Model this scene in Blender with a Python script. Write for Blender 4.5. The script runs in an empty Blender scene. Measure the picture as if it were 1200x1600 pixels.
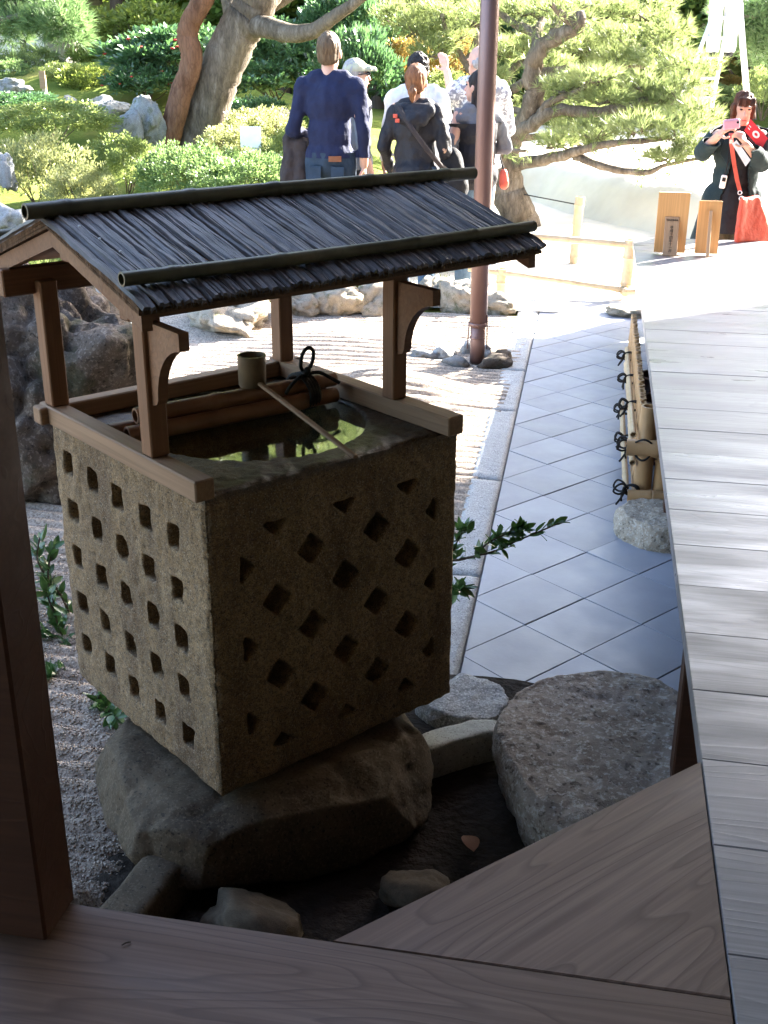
import bpy, bmesh, math, random
import numpy as np
from mathutils import Vector, Matrix
C = bpy.context.scene
rad = math.radians
PI = math.pi
# ------------------------------------------------------------------ camera, sky, sun, exposure
CAM_H, PITCH, YAW, ROLL, FPX = 1.75, math.atan((800 - 65) / 1804.), rad(11.1), .0034, 1804.
cd = bpy.data.cameras.new('camera'); cam = bpy.data.objects.new('camera', cd); C.collection.objects.link(cam)
cd.sensor_fit = 'VERTICAL'; cd.sensor_height = 32.; cd.lens = 32. * FPX / 1600.
cd.clip_start = .05; cd.clip_end = 2000.
CROT = Matrix.Rotation(YAW, 4, 'Z') @ Matrix.Rotation(PI / 2 - PITCH, 4, 'X') @ Matrix.Rotation(ROLL, 4, 'Z')
cam.matrix_world = Matrix.Translation((0, 0, CAM_H)) @ CROT
C.camera = cam
SUN_AZ, SUN_EL = rad(40.5), rad(27.)          # azimuth from +Y towards +X
sdir = Vector((math.sin(SUN_AZ) * math.cos(SUN_EL), math.cos(SUN_AZ) * math.cos(SUN_EL), math.sin(SUN_EL)))
w = bpy.data.worlds.new('World'); C.world = w; w.use_nodes = True
sky = w.node_tree.nodes.new('ShaderNodeTexSky'); sky.sky_type = 'NISHITA'; sky.sun_disc = False
sky.air_density = .9; sky.dust_density = 2.5; sky.ozone_density = .9; sky.sun_elevation = SUN_EL; sky.sun_rotation = SUN_AZ
bg = w.node_tree.nodes['Background']; bg.inputs['Strength'].default_value = .1
w.node_tree.links.new(sky.outputs[0], bg.inputs['Color'])
sl = bpy.data.lights.new('sun', 'SUN'); sl.energy = 5.; sl.angle = rad(.5); sl.color = (1, .95, .86)
so = bpy.data.objects.new('sun', sl); C.collection.objects.link(so)
so.rotation_euler = sdir.to_track_quat('Z', 'Y').to_euler(); so.location = (20, 20, 30)
C.view_settings.view_transform = 'Standard'; C.view_settings.look = 'None'
C.view_settings.exposure = 4.05; C.view_settings.gamma = 1.; C.view_settings.use_curve_mapping = False
C.render.engine = 'CYCLES'; C.cycles.max_bounces = 8; C.cycles.transparent_max_bounces = 8
# ------------------------------------------------------------------ placing helpers (photo survey: pixel + known height / depth -> point in the garden)
R3 = np.array(CROT.to_3x3())
ORG = np.array([0, 0, CAM_H])
def ray(x, y): return R3 @ np.array([(x - 600) / FPX, -(y - 800) / FPX, -1.])
def onz(x, y, z=0.):
    d = ray(x, y); return ORG + d * ((z - CAM_H) / d[2])
def ony(x, y, Y):
    d = ray(x, y); return ORG + d * (Y / d[1])
def px_m(Y): return FPX / (Y * 1.03)
# ------------------------------------------------------------------ noise
_rs = np.random.RandomState(7)
_tab = _rs.rand(4096)
def _h(i, j, k, s): return _tab[(i * 73 + j * 1193 + k * 2741 + s * 517 + (i * j) % 91 + (j * k) % 57) & 4095]
def vnoise(P, s=0):
    F = np.floor(P).astype(np.int64); f = P - F; f = f * f * (3 - 2 * f)
    o = 0
    for a in (0, 1):
        for b in (0, 1):
            for c in (0, 1):
                o = o + _h(F[:, 0] + a, F[:, 1] + b, F[:, 2] + c, s) * (f[:, 0] if a else 1 - f[:, 0]) * (f[:, 1] if b else 1 - f[:, 1]) * (f[:, 2] if c else 1 - f[:, 2])
    return o * 2 - 1
def fbm(P, oct=4, s=0, gain=.5):
    P = np.asarray(P, float); o = 0; a = 1.
    for i in range(oct):
        o = o + a * vnoise(P * 2 ** i + 17.3 * i + 100, s + i); a *= gain
    return o
def sstep(a, b, x):
    t = np.clip((x - a) / (b - a), 0, 1); return t * t * (3 - 2 * t)
# ------------------------------------------------------------------ objects
def raw_mesh(name, V, F, mat=None, smooth=False):
    me = bpy.data.meshes.new(name)
    if isinstance(F, np.ndarray):
        n, k = F.shape
        me.vertices.add(len(V)); me.vertices.foreach_set('co', np.asarray(V, np.float32).ravel())
        me.loops.add(n * k); me.loops.foreach_set('vertex_index', F.astype(np.int32).ravel())
        me.polygons.add(n); me.polygons.foreach_set('loop_start', np.arange(0, n * k, k, dtype=np.int32))
        me.polygons.foreach_set('loop_total', np.full(n, k, np.int32))
        me.update(calc_edges=True)
    else:
        me.from_pydata([tuple(v) for v in V], [], F); me.update()
    if mat: me.materials.append(mat)
    if smooth: me.polygons.foreach_set('use_smooth', np.ones(len(me.polygons), bool))
    return me
def link(name, me, parent=None, loc=(0, 0, 0), rot=(0, 0, 0), scale=None, label=None, cat=None, group=None, kind=None):
    o = bpy.data.objects.new(name, me); C.collection.objects.link(o)
    if parent: o.parent = parent
    o.location = loc; o.rotation_euler = rot
    if scale is not None: o.scale = scale if hasattr(scale, '__len__') else (scale,) * 3
    if label: o['label'] = label
    if cat: o['category'] = cat
    if group: o['group'] = group
    if kind: o['kind'] = kind
    return o
def thing(name, label, cat, loc=(0, 0, 0), rotz=0., group=None):
    return link(name, None, None, loc, (0, 0, rotz), None, label, cat, group)
def copy_tree(o, loc, rotz=None, label=None, group=None, scale=None):
    r = o.copy(); C.collection.objects.link(r); r.location = loc
    if rotz is not None: r.rotation_euler = (0, 0, rotz)
    if label: r['label'] = label
    if group: r['group'] = group
    if scale is not None: r.scale = scale if hasattr(scale, '__len__') else (scale,) * 3
    for ch in list(o.children):
        c = ch.copy(); C.collection.objects.link(c); c.parent = r
        for g in list(ch.children):
            d = g.copy(); C.collection.objects.link(d); d.parent = c
    return r
class MB:
    """collects shapes, becomes ONE mesh object"""
    def __init__(s): s.V = []; s.F = []
    def add(s, V, F):
        n = len(s.V); s.V += [tuple(v) for v in V]; s.F += [tuple(i + n for i in f) for f in F]; return s
    def box(s, c, size, rz=0., M=None, bev=0.):
        hx, hy, hz = [q / 2 for q in size]
        if bev > 0:
            bm = bmesh.new(); bmesh.ops.create_cube(bm, size=1)
            for v in bm.verts: v.co = Vector((v.co.x * size[0], v.co.y * size[1], v.co.z * size[2]))
            bmesh.ops.bevel(bm, geom=list(bm.edges), offset=bev, segments=1, affect='EDGES')
            V = [v.co.copy() for v in bm.verts]; bm.verts.index_update(); F = [[v.index for v in f.verts] for f in bm.faces]; bm.free()
        else:
            V = [Vector((x * hx, y * hy, z * hz)) for x in (-1, 1) for y in (-1, 1) for z in (-1, 1)]
            F = [(0, 1, 3, 2), (4, 6, 7, 5), (0, 4, 5, 1), (2, 3, 7, 6), (0, 2, 6, 4), (1, 5, 7, 3)]
        T = Matrix.Translation(c) @ (M.to_4x4() if M else Matrix.Rotation(rz, 4, 'Z'))
        return s.add([T @ v for v in V], F)
    def prism(s, poly, z0, z1):
        n = len(poly)
        V = [(p[0], p[1], z0) for p in poly] + [(p[0], p[1], z1) for p in poly]
        F = [tuple(range(n))[::-1], tuple(range(n, 2 * n))] + [(i, (i + 1) % n, n + (i + 1) % n, n + i) for i in range(n)]
        return s.add(V, F)
    def slab(s, poly3, off):
        """polygon in 3D extruded by a vector"""
        n = len(poly3); off = Vector(off)
        V = [Vector(p) for p in poly3] + [Vector(p) + off for p in poly3]
        F = [tuple(range(n)), tuple(range(n, 2 * n))[::-1]] + [((i + 1) % n, i, n + i, n + (i + 1) % n) for i in range(n)]
        return s.add(V, F)
    def tube(s, pts, r, n=10, cap=True, flat=None):
        P = [Vector(p) for p in pts]; m = len(P)
        rr = list(r) if hasattr(r, '__len__') else [r] * m
        T = []
        for i in range(m):
            t = P[min(i + 1, m - 1)] - P[max(i - 1, 0)]
            T.append(t.normalized() if t.length > 1e-9 else Vector((0, 0, 1)))
        u = T[0].orthogonal().normalized(); V = []
        for i in range(m):
            u = (u - T[i] * u.dot(T[i]))
            u = u.normalized() if u.length > 1e-6 else T[i].orthogonal().normalized()
            v = T[i].cross(u)
            for k in range(n):
                a = 2 * PI * k / n
                V.append(P[i] + (u * math.cos(a) + v * math.sin(a)) * rr[i])
        F = [(i * n + k, i * n + (k + 1) % n, (i + 1) * n + (k + 1) % n, (i + 1) * n + k) for i in range(m - 1) for k in range(n)]
        if cap: F += [tuple(range(n))[::-1], tuple((m - 1) * n + k for k in range(n))]
        return s.add(V, F)
    def lathe(s, prof, c=(0, 0, 0), n=24):
        V = []; m = len(prof)
        for r_, z in prof:
            for k in range(n):
                a = 2 * PI * k / n; V.append((c[0] + r_ * math.cos(a), c[1] + r_ * math.sin(a), c[2] + z))
        F = [(i * n + k, i * n + (k + 1) % n, (i + 1) * n + (k + 1) % n, (i + 1) * n + k) for i in range(m - 1) for k in range(n)]
        F += [tuple(range(n))[::-1], tuple((m - 1) * n + k for k in range(n))]
        return s.add(V, F)
    def mesh(s, name, mat, smooth=False): return raw_mesh(name, s.V, s.F, mat, smooth)
    def build(s, name, mat, parent=None, smooth=False, **k): return link(name, s.mesh(name, mat, smooth), parent, **k)
def auto_smooth(me, ang=40):
    bm = bmesh.new(); bm.from_mesh(me)
    for f in bm.faces: f.smooth = True
    for e in bm.edges:
        if len(e.link_faces) == 2 and e.calc_face_angle(0) > rad(ang): e.smooth = False
    bm.to_mesh(me); bm.free(); return me
def evaluated(me, mods, name):
    """mesh with modifiers applied; mods is a list of (type, dict)"""
    o = bpy.data.objects.new('tmp', me); C.collection.objects.link(o)
    for t, d in mods:
        m = o.modifiers.new(t, t)
        for k, v in d.items(): setattr(m, k, v)
    dg = bpy.context.evaluated_depsgraph_get(); dg.update()
    r = bpy.data.meshes.new_from_object(o.evaluated_get(dg), depsgraph=dg)
    bpy.data.objects.remove(o); r.name = name
    return r
def coords(me):
    a = np.empty(len(me.vertices) * 3, np.float32); me.vertices.foreach_get('co', a); return a.reshape(-1, 3).astype(float)
def normals(me):
    a = np.empty(len(me.vertices) * 3, np.float32); me.vertices.foreach_get('normal', a); return a.reshape(-1, 3).astype(float)
def set_coords(me, a): me.vertices.foreach_set('co', np.asarray(a, np.float32).ravel()); me.update()
def set_mat(me, mat, smooth=True):
    me.materials.clear(); me.materials.append(mat)
    me.polygons.foreach_set('material_index', np.zeros(len(me.polygons), np.int32))
    if smooth: me.polygons.foreach_set('use_smooth', np.ones(len(me.polygons), bool))
    return me
def dedupe(me, d=1e-4):
    bm = bmesh.new(); bm.from_mesh(me); bmesh.ops.remove_doubles(bm, verts=bm.verts, dist=d)
    bmesh.ops.recalc_face_normals(bm, faces=bm.faces); bm.to_mesh(me); bm.free(); return me
def remesh(me, voxel, it=3, name='m'):
    return evaluated(me, [('REMESH', dict(mode='VOXEL', voxel_size=voxel, use_smooth_shade=True))] + ([('SMOOTH', dict(factor=.5, iterations=it))] if it else []), name)
# ------------------------------------------------------------------ materials
class NT:
    def __init__(s, name):
        s.m = bpy.data.materials.new(name); s.m.use_nodes = True; s.t = s.m.node_tree; s.t.nodes.clear()
        s.out = s.n('ShaderNodeOutputMaterial'); s.p = s.n('ShaderNodeBsdfPrincipled')
        s.l(s.p.outputs[0], s.out.inputs['Surface'])
        s.tc = s.n('ShaderNodeTexCoord')
    def n(s, t, **k):
        q = s.t.nodes.new(t)
        for a, b in k.items(): setattr(q, a, b)
        return q
    def l(s, a, b): s.t.links.new(a, b)
    def vec(s, scale=(1, 1, 1), rnd=False, src='Object'):
        m = s.n('ShaderNodeMapping'); m.inputs['Scale'].default_value = scale
        s.l(s.tc.outputs[src], m.inputs['Vector'])
        if rnd:
            oi = s.n('ShaderNodeObjectInfo'); mu = s.n('ShaderNodeMath', operation='MULTIPLY'); mu.inputs[1].default_value = 37.
            s.l(oi.outputs['Random'], mu.inputs[0]); s.l(mu.outputs[0], m.inputs['Location'])
        return m.outputs[0]
    def noise(s, v, scale, detail=4., rough=.55, dist=0.):
        q = s.n('ShaderNodeTexNoise'); q.inputs['Scale'].default_value = scale; q.inputs['Detail'].default_value = detail
        q.inputs['Roughness'].default_value = rough; q.inputs['Distortion'].default_value = dist; s.l(v, q.inputs['Vector']); return q.outputs['Fac']
    def voro(s, v, scale, feat='F1', out='Distance', rnd=1.):
        q = s.n('ShaderNodeTexVoronoi', feature=feat); q.inputs['Scale'].default_value = scale; q.inputs['Randomness'].default_value = rnd
        s.l(v, q.inputs['Vector']); return q.outputs[out]
    def ramp(s, f, stops):
        q = s.n('ShaderNodeValToRGB'); e = q.color_ramp.elements
        while len(e) < len(stops): e.new(.5)
        for i, (p, c) in enumerate(stops):
            e[i].position = p; e[i].color = (*c, 1) if len(c) == 3 else c
        s.l(f, q.inputs[0]); return q.outputs[0]
    def mix(s, f, a, b, mode='MIX'):
        q = s.n('ShaderNodeMix', data_type='RGBA', blend_type=mode)
        for sock, v in ((q.inputs['Factor'], f), (q.inputs['A'], a), (q.inputs['B'], b)):
            if hasattr(v, 'links'): s.l(v, sock)
            elif isinstance(v, (int, float)): sock.default_value = v
            else: sock.default_value = (*v, 1)
        return q.outputs['Result']
    def math(s, op, a, b=0., c=None):
        q = s.n('ShaderNodeMath', operation=op)
        for i, v in enumerate((a, b) if c is None else (a, b, c)):
            if hasattr(v, 'links'): s.l(v, q.inputs[i])
            else: q.inputs[i].default_value = v
        return q.outputs[0]
    def color(s, c):
        if hasattr(c, 'links'): s.l(c, s.p.inputs['Base Color'])
        else: s.p.inputs['Base Color'].default_value = (*c, 1)
        return s
    def set(s, rough=None, spec=None, metal=None, **k):
        for nm, v in (('Roughness', rough), ('Specular IOR Level', spec), ('Metallic', metal)):
            if v is not None:
                if hasattr(v, 'links'): s.l(v, s.p.inputs[nm])
                else: s.p.inputs[nm].default_value = v
        for a, b in k.items(): s.p.inputs[a].default_value = b
        return s
    def bump(s, h, strength=.5, dist=.01, chain=None):
        b = s.n('ShaderNodeBump'); b.inputs['Strength'].default_value = strength; b.inputs['Distance'].default_value = dist
        s.l(h, b.inputs['Height'])
        if s.p.inputs['Normal'].links: s.l(s.p.inputs['Normal'].links[0].from_socket, b.inputs['Normal'])
        s.l(b.outputs[0], s.p.inputs['Normal']); return s
    def island(s): return s.n('ShaderNodeNewGeometry').outputs['Random Per Island']
    def objrand(s): return s.n('ShaderNodeObjectInfo').outputs['Random']
def m_simple(name, a, b, scale=8, rough=.7, bump=.2, bscale=60, bdist=.004, spec=.3, stretch=(1, 1, 1), rnd=True):
    t = NT(name); v = t.vec(stretch, rnd)
    t.color(t.ramp(t.noise(v, scale, 5), [(.3, a), (.7, b)])).set(rough, spec)
    if bump: t.bump(t.noise(v, bscale, 4), bump, bdist)
    return t.m
def m_stone(name, a, b, spot, scale=6, speck=220, rough=.85, bump=.5, moss=None, spec=.25):
    t = NT(name); v = t.vec((1, 1, 1), True)
    c = t.ramp(t.noise(v, scale, 8, .65), [(.3, a), (.7, b)])
    c = t.mix(t.ramp(t.noise(v, speck, 3, .7), [(.52, (0, 0, 0)), (.62, (1, 1, 1))]), c, spot)
    c = t.mix(t.ramp(t.noise(v, speck * .8, 2), [(.6, (0, 0, 0)), (.68, (.75, .75, .75))]), c, tuple(q * .35 for q in a))
    if moss:
        c = t.mix(t.ramp(t.noise(v, 3.3, 6, .7), [(.52, (0, 0, 0)), (.66, (.8, .8, .8))]), c, moss)
    t.color(c).set(rough, spec)
    t.bump(t.noise(v, 26, 8, .7), bump, .012).bump(t.noise(v, speck, 3, .7), bump, .002)
    return t.m
def m_wood(name, a, b, grain=(.05, .035, .025), sx=.55, sy=6., k=9., rough=.5, spec=.4, line=.55, fine=1., bump=.25):
    """grain along local X; growth rings show as long cathedral lines"""
    t = NT(name); v = t.vec((sx, sy, sy), True)
    big = t.noise(v, 1., 2., .45, .3)
    ring = t.math('FRACT', t.math('MULTIPLY', big, k))
    ln = t.ramp(ring, [(0., (0, 0, 0)), (.72, (.12, .12, .12)), (.93, (1, 1, 1)), (1., (.1, .1, .1))])
    v2 = t.vec((2.2, 110., 110.), True)
    fib = t.noise(v2, 1., 3., .6)
    c = t.ramp(t.noise(t.vec((.9, 3., 3.), True), 1.6, 5., .6), [(.3, a), (.7, b)])
    c = t.mix(t.math('MULTIPLY', ln, line), c, grain)
    c = t.mix(t.math('MULTIPLY', t.ramp(fib, [(.42, (1, 1, 1)), (.62, (0, 0, 0))]), .4 * fine), c, tuple(q * .55 for q in a))
    c = t.mix(.25, c, t.mix(t.objrand(), tuple(q * .75 for q in a), tuple(min(1, q * 1.3) for q in b)))
    t.color(c).set(t.ramp(t.noise(t.vec((1.2, 5, 5), True), 2., 4.), [(.3, (rough - .1,) * 3), (.7, (rough + .14,) * 3)]), spec)
    t.bump(fib, bump * .5, .001).bump(ln, bump, .0012)
    return t.m
def m_leaf(name, cols, trans=.4, rough=.45, spec=.35, tcol=None):
    t = NT(name); isl = t.island()
    n = len(cols); c = t.ramp(isl, [(i / max(1, n - 1), q) for i, q in enumerate(cols)])
    big = t.noise(t.vec((1, 1, 1), True), 3.5, 3)
    c = t.mix(t.ramp(big, [(.35, (0, 0, 0)), (.65, (.6, .6, .6))]), c, tuple(min(1, q * 1.25) for q in cols[-1]))
    t.color(c).set(rough, spec)
    tr = t.n('ShaderNodeBsdfTranslucent')
    if tcol: t.l(t.mix(.6, c, tcol), tr.inputs[0])
    else: t.l(c, tr.inputs[0])
    mx = t.n('ShaderNodeMixShader'); mx.inputs[0].default_value = trans
    t.l(t.p.outputs[0], mx.inputs[1]); t.l(tr.outputs[0], mx.inputs[2]); t.l(mx.outputs[0], t.out.inputs['Surface'])
    return t.m
M = {}
M['deck'] = m_wood('deck_wood', (.155, .098, .072), (.23, .158, .122), (.04, .024, .017), sx=.9, sy=5., k=20., rough=.5, spec=.28, line=.62, fine=1.4)
M['deck_old'] = m_wood('deck_wood_weathered', (.17, .16, .162), (.285, .275, .282), (.062, .054, .052), sx=.7, sy=5., k=20., rough=.35, spec=.55, line=.32, fine=1.1, bump=.12)
M['post_wood'] = m_wood('dark_post_wood', (.05, .021, .011), (.08, .035, .02), (.026, .011, .006), sx=.3, sy=9, rough=.6, spec=.25, line=.3)
M['frame_wood'] = m_wood('cedar_frame', (.16, .072, .032), (.235, .118, .056), (.07, .03, .014), sx=.6, sy=14, rough=.6, spec=.3, line=.35)
M['rail_wood'] = m_wood('weathered_rail', (.215, .125, .068), (.31, .2, .12), (.1, .055, .03), sx=.6, sy=16, rough=.65, spec=.25, line=.35)
M['sign_wood'] = m_wood('orange_sign_wood', (.5, .25, .09), (.6, .33, .13), (.36, .17, .05), sx=.6, sy=14, rough=.55, spec=.3, line=.25)
M['plaque'] = m_wood('plaque_wood', (.36, .22, .12), (.44, .28, .17), (.26, .15, .08), sx=.8, sy=20, rough=.6, spec=.25, line=.2)
def bamboo_mat(name, a, b, c):
    t = NT(name); v = t.vec((1, 1, 1), True); v2 = t.vec((40, 40, 2), True)
    q = t.ramp(t.noise(v, 7, 6, .65), [(.3, a), (.6, b), (.78, c)])
    q = t.mix(t.math('MULTIPLY', t.noise(v2, 1., 3), .35), q, tuple(x * .6 for x in a))
    t.color(q).set(.42, .4); t.bump(t.noise(v2, 1., 3), .15, .002); return t.m
M['bamboo_dark'] = bamboo_mat('aged_bamboo', (.05, .05, .03), (.12, .115, .068), (.21, .19, .125))
M['bamboo_tan'] = bamboo_mat('tan_bamboo', (.33, .19, .085), (.46, .28, .13), (.55, .37, .2))
M['bamboo_red'] = bamboo_mat('brown_bamboo', (.17, .08, .04), (.27, .14, .075), (.36, .21, .12))
M['bamboo_pale'] = bamboo_mat('pale_bamboo', (.42, .3, .17), (.55, .42, .26), (.62, .5, .34))
def granite():
    t = NT('carved_granite'); v = t.vec()
    c = t.ramp(t.noise(v, 5, 7, .65), [(.3, (.13, .08, .038)), (.45, (.25, .165, .082)), (.6, (.31, .21, .108)), (.75, (.39, .28, .155))])
    c = t.mix(t.ramp(t.noise(t.vec((5, 5, 1.3)), 2., 6, .6), [(.48, (0, 0, 0)), (.64, (.7, .7, .7))]), c, (.12, .072, .038))
    c = t.mix(t.ramp(t.noise(v, 90, 4, .75), [(.4, (.75, .75, .75)), (.55, (0, 0, 0))]), c, (.11, .08, .05))
    c = t.mix(t.ramp(t.noise(v, 260, 2, .6), [(.55, (0, 0, 0)), (.66, (.55, .55, .55))]), c, (.45, .38, .28))
    c = t.mix(t.ramp(t.noise(v, 310, 2, .6), [(.56, (0, 0, 0)), (.63, (.9, .9, .9))]), c, (.045, .036, .028))
    sx_ = t.n('ShaderNodeSeparateXYZ'); t.l(t.tc.outputs['Object'], sx_.inputs[0])
    wet = t.math('MULTIPLY', t.ramp(sx_.outputs['Z'], [(.905, (0, 0, 0)), (.922, (1, 1, 1))]), t.ramp(t.noise(v, 7, 4), [(.3, (.55,) * 3), (.6, (1, 1, 1))]))
    c = t.mix(t.math('MULTIPLY', wet, .78), c, (.035, .03, .025))
    t.color(c).set(t.math('SUBTRACT', .85, t.math('MULTIPLY', wet, .55)), .35)
    t.bump(t.noise(v, 45, 6, .7), .5, .006).bump(t.noise(v, 260, 3, .7), .6, .003)
    return t.m
M['granite'] = granite()
M['wet_granite'] = m_stone('wet_granite', (.06, .05, .04), (.12, .105, .085), (.2, .18, .15), rough=.35, spec=.5, bump=.6)
M['rock_brown'] = m_stone('smooth_brown_rock', (.05, .036, .022), (.115, .085, .052), (.13, .1, .066), scale=5, speck=150, rough=.75, bump=.3)
M['rock_dark'] = m_stone('dark_river_rock', (.03, .03, .03), (.07, .068, .065), (.12, .12, .115), scale=5, rough=.5, bump=.35, spec=.4)
M['rock_step'] = m_stone('stepping_granite', (.2, .155, .12), (.37, .325, .28), (.46, .43, .39), scale=11, speck=75, rough=.85, bump=.9)
M['rock_foot'] = m_stone('beige_granite', (.26, .205, .145), (.42, .355, .275), (.5, .45, .38), scale=14, speck=110, rough=.9, bump=.8)
M['rock_grey'] = m_stone('grey_granite', (.22, .22, .21), (.36, .36, .35), (.55, .55, .53), scale=9, speck=160, rough=.9, bump=.8)
M['rock_volcanic'] = m_stone('rough_mossy_rock', (.06, .046, .036), (.15, .12, .095), (.185, .155, .128), scale=6, speck=60, rough=.95, bump=1., moss=(.032, .036, .014))
M['rock_beige'] = m_stone('beige_garden_rock', (.2, .165, .12), (.33, .285, .22), (.42, .37, .3), scale=4, speck=90, rough=.9, bump=.8, moss=(.07, .075, .03))
M['rock_blue'] = m_stone('grey_garden_rock', (.13, .135, .14), (.24, .245, .25), (.36, .36, .36), scale=4, speck=80, rough=.9, bump=.8, moss=(.07, .08, .03))
M['grout'] = m_simple('grey_grout', (.12, .12, .13), (.17, .17, .18), 30, .95, .3, 90)
M['kerb'] = m_stone('kerb_granite', (.3, .3, .29), (.4, .4, .39), (.55, .55, .53), scale=12, speck=170, rough=.9, bump=.9)
M['concrete'] = m_stone('pale_stone', (.33, .335, .29), (.46, .46, .4), (.5, .5, .45), scale=10, speck=200, rough=.8, bump=.25)
def tile_mat():
    t = NT('grey_paving_tile'); v = t.vec((1, 1, 1), True)
    c = t.ramp(t.noise(v, 4, 6, .6), [(.3, (.225, .235, .27)), (.7, (.3, .31, .35))])
    c = t.mix(.35, c, t.mix(t.objrand(), (.17, .175, .2), (.35, .36, .4)))
    c = t.mix(t.math('MULTIPLY', t.ramp(t.noise(t.vec(), 1.7, 6, .65), [(.45, (0, 0, 0)), (.7, (1, 1, 1))]), .35), c, (.15, .15, .165))
    t.color(c).set(t.ramp(t.noise(v, 9, 5), [(.3, (.34,) * 3), (.7, (.52,) * 3)]), .5); t.bump(t.noise(v, 70, 4), .12, .003); return t.m
M['tile'] = tile_mat()
def gravel_mat(name, a, b, c2):
    t = NT(name); v = t.vec()
    cell = t.voro(v, 130, out='Color')
    q = t.mix(t.ramp(cell, [(.2, (0, 0, 0)), (.8, (1, 1, 1))]), a, b)
    q = t.mix(t.ramp(t.noise(v, 90, 2), [(.55, (0, 0, 0)), (.65, (.8, .8, .8))]), q, c2)
    q = t.mix(t.math('MULTIPLY', t.noise(v, 2.5, 5), .3), q, tuple(x * .7 for x in a))
    t.color(q).set(.9, .2); t.bump(t.voro(v, 170), .6, .004); return t.m
M['gravel'] = gravel_mat('raked_gravel', (.25, .2, .155), (.43, .36, .29), (.13, .1, .075))
M['sand'] = m_simple('pale_sand', (.53, .48, .41), (.62, .57, .49), 3, .95, .5, 200, .004, .1)
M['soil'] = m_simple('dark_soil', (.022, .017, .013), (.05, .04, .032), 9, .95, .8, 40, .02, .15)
def moss_mat():
    t = NT('moss_ground'); v = t.vec()
    c = t.ramp(t.noise(v, 1.2, 7, .65), [(.3, (.07, .1, .018)), (.5, (.12, .15, .026)), (.68, (.18, .165, .045)), (.8, (.14, .1, .05))])
    t.color(c).set(.95, .1); t.bump(t.noise(v, 9, 6, .7), .9, .06).bump(t.noise(v, 70, 4, .7), .8, .015); return t.m
M['moss'] = moss_mat()
M['ground'] = m_simple('earth', (.1, .085, .06), (.16, .13, .09), 2, .95, .5, 30, .02, .1)
def bark_mat(name, a, b, c, sc=1.):
    t = NT(name); v = t.vec((9 * sc, 9 * sc, 2.2 * sc)); v1 = t.vec()
    q = t.ramp(t.noise(v, 1.6, 7, .7), [(.32, a), (.5, b), (.7, c)])
    q = t.mix(t.ramp(t.noise(v1, 2.1, 4), [(.45, (0, 0, 0)), (.62, (.6, .6, .6))]), q, tuple(min(1, x * 1.35) for x in b))
    ed = t.voro(v, 3.2, 'DISTANCE_TO_EDGE'); q = t.mix(t.ramp(ed, [(.0, (.28, .28, .28)), (.12, (0, 0, 0))]), q, tuple(x * .45 for x in a))
    t.color(q).set(.95, .15); t.bump(ed, .5, .015).bump(t.noise(v, 3.5, 6, .7), .8, .02); return t.m
M['bark'] = bark_mat('grey_pine_bark', (.05, .038, .028), (.12, .095, .07), (.21, .175, .14))
M['bark_red'] = bark_mat('reddish_bark', (.06, .03, .018), (.14, .07, .042), (.2, .12, .08))
M['bark_dark'] = bark_mat('dark_bark', (.035, .028, .02), (.08, .06, .045), (.13, .1, .08))
def thatch_mat():
    t = NT('cedar_bark_strips'); v = t.vec((70, 3.5, 3.5), True); n = t.noise(v, 1., 6., .65, .6); n2 = t.noise(t.vec((180, 7, 7), True), 1., 4., .7)
    c = t.ramp(n, [(.3, (.025, .02, .018)), (.47, (.105, .088, .08)), (.68, (.25, .22, .205))])
    c = t.mix(.35, c, t.mix(t.objrand(), (.04, .034, .032), (.17, .16, .165)))
    c = t.mix(t.ramp(t.noise(t.vec((1, 1, 1)), 9, 4), [(.5, (0, 0, 0)), (.68, (.6, .6, .6))]), c, (.035, .028, .024))
    t.color(c).set(.5, .5); t.bump(n, 1., .006).bump(n2, .7, .003); return t.m
M['thatch'] = thatch_mat()
M['thatch_edge'] = bark_mat('bark_layer_edge', (.05, .03, .018), (.14, .085, .05), (.24, .15, .09), 3.)
M['leaf_azalea'] = m_leaf('azalea_leaf', [(.08, .12, .03), (.13, .175, .05), (.2, .24, .085)], .42, tcol=(.28, .34, .09))
M['leaf_yellow'] = m_leaf('pale_azalea_leaf', [(.14, .155, .05), (.2, .215, .085), (.27, .28, .13)], .42, tcol=(.32, .34, .12))
M['leaf_green'] = m_leaf('green_shrub_leaf', [(.055, .1, .03), (.095, .15, .05), (.15, .21, .08)], .4, tcol=(.2, .31, .09))
M['leaf_camellia'] = m_leaf('camellia_leaf', [(.03, .075, .035), (.05, .11, .055), (.08, .15, .08)], .28, .3, .7, tcol=(.12, .25, .06))
M['leaf_tree'] = m_leaf('broad_tree_leaf', [(.055, .105, .022), (.09, .15, .035), (.14, .2, .05)], .48, .4, .4, tcol=(.16, .28, .05))
M['leaf_light'] = m_leaf('light_tree_leaf', [(.09, .13, .026), (.14, .18, .036), (.2, .23, .055)], .48, tcol=(.2, .26, .04))
M['leaf_autumn'] = m_leaf('autumn_leaf', [(.2, .13, .03), (.26, .13, .035), (.18, .17, .04)], .4, tcol=(.4, .22, .05))
M['leaf_dark'] = m_leaf('dark_conifer', [(.02, .045, .018), (.035, .07, .026), (.055, .1, .035)], .3, tcol=(.04, .09, .02))
M['needle'] = m_leaf('pine_needle', [(.07, .115, .035), (.13, .175, .06), (.21, .24, .11)], .48, .4, .4, tcol=(.3, .36, .12))
M['needle_blue'] = m_leaf('blue_pine_needle', [(.07, .13, .05), (.11, .18, .075), (.17, .24, .11)], .45, .4, .4, tcol=(.15, .25, .08))
M['flower'] = m_simple('red_flower', (.4, .03, .03), (.5, .06, .05), 8, .6, 0)
M['rope'] = m_simple('black_rope', (.012, .011, .01), (.03, .028, .026), 90, .85, .8, 220, .004)
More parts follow.
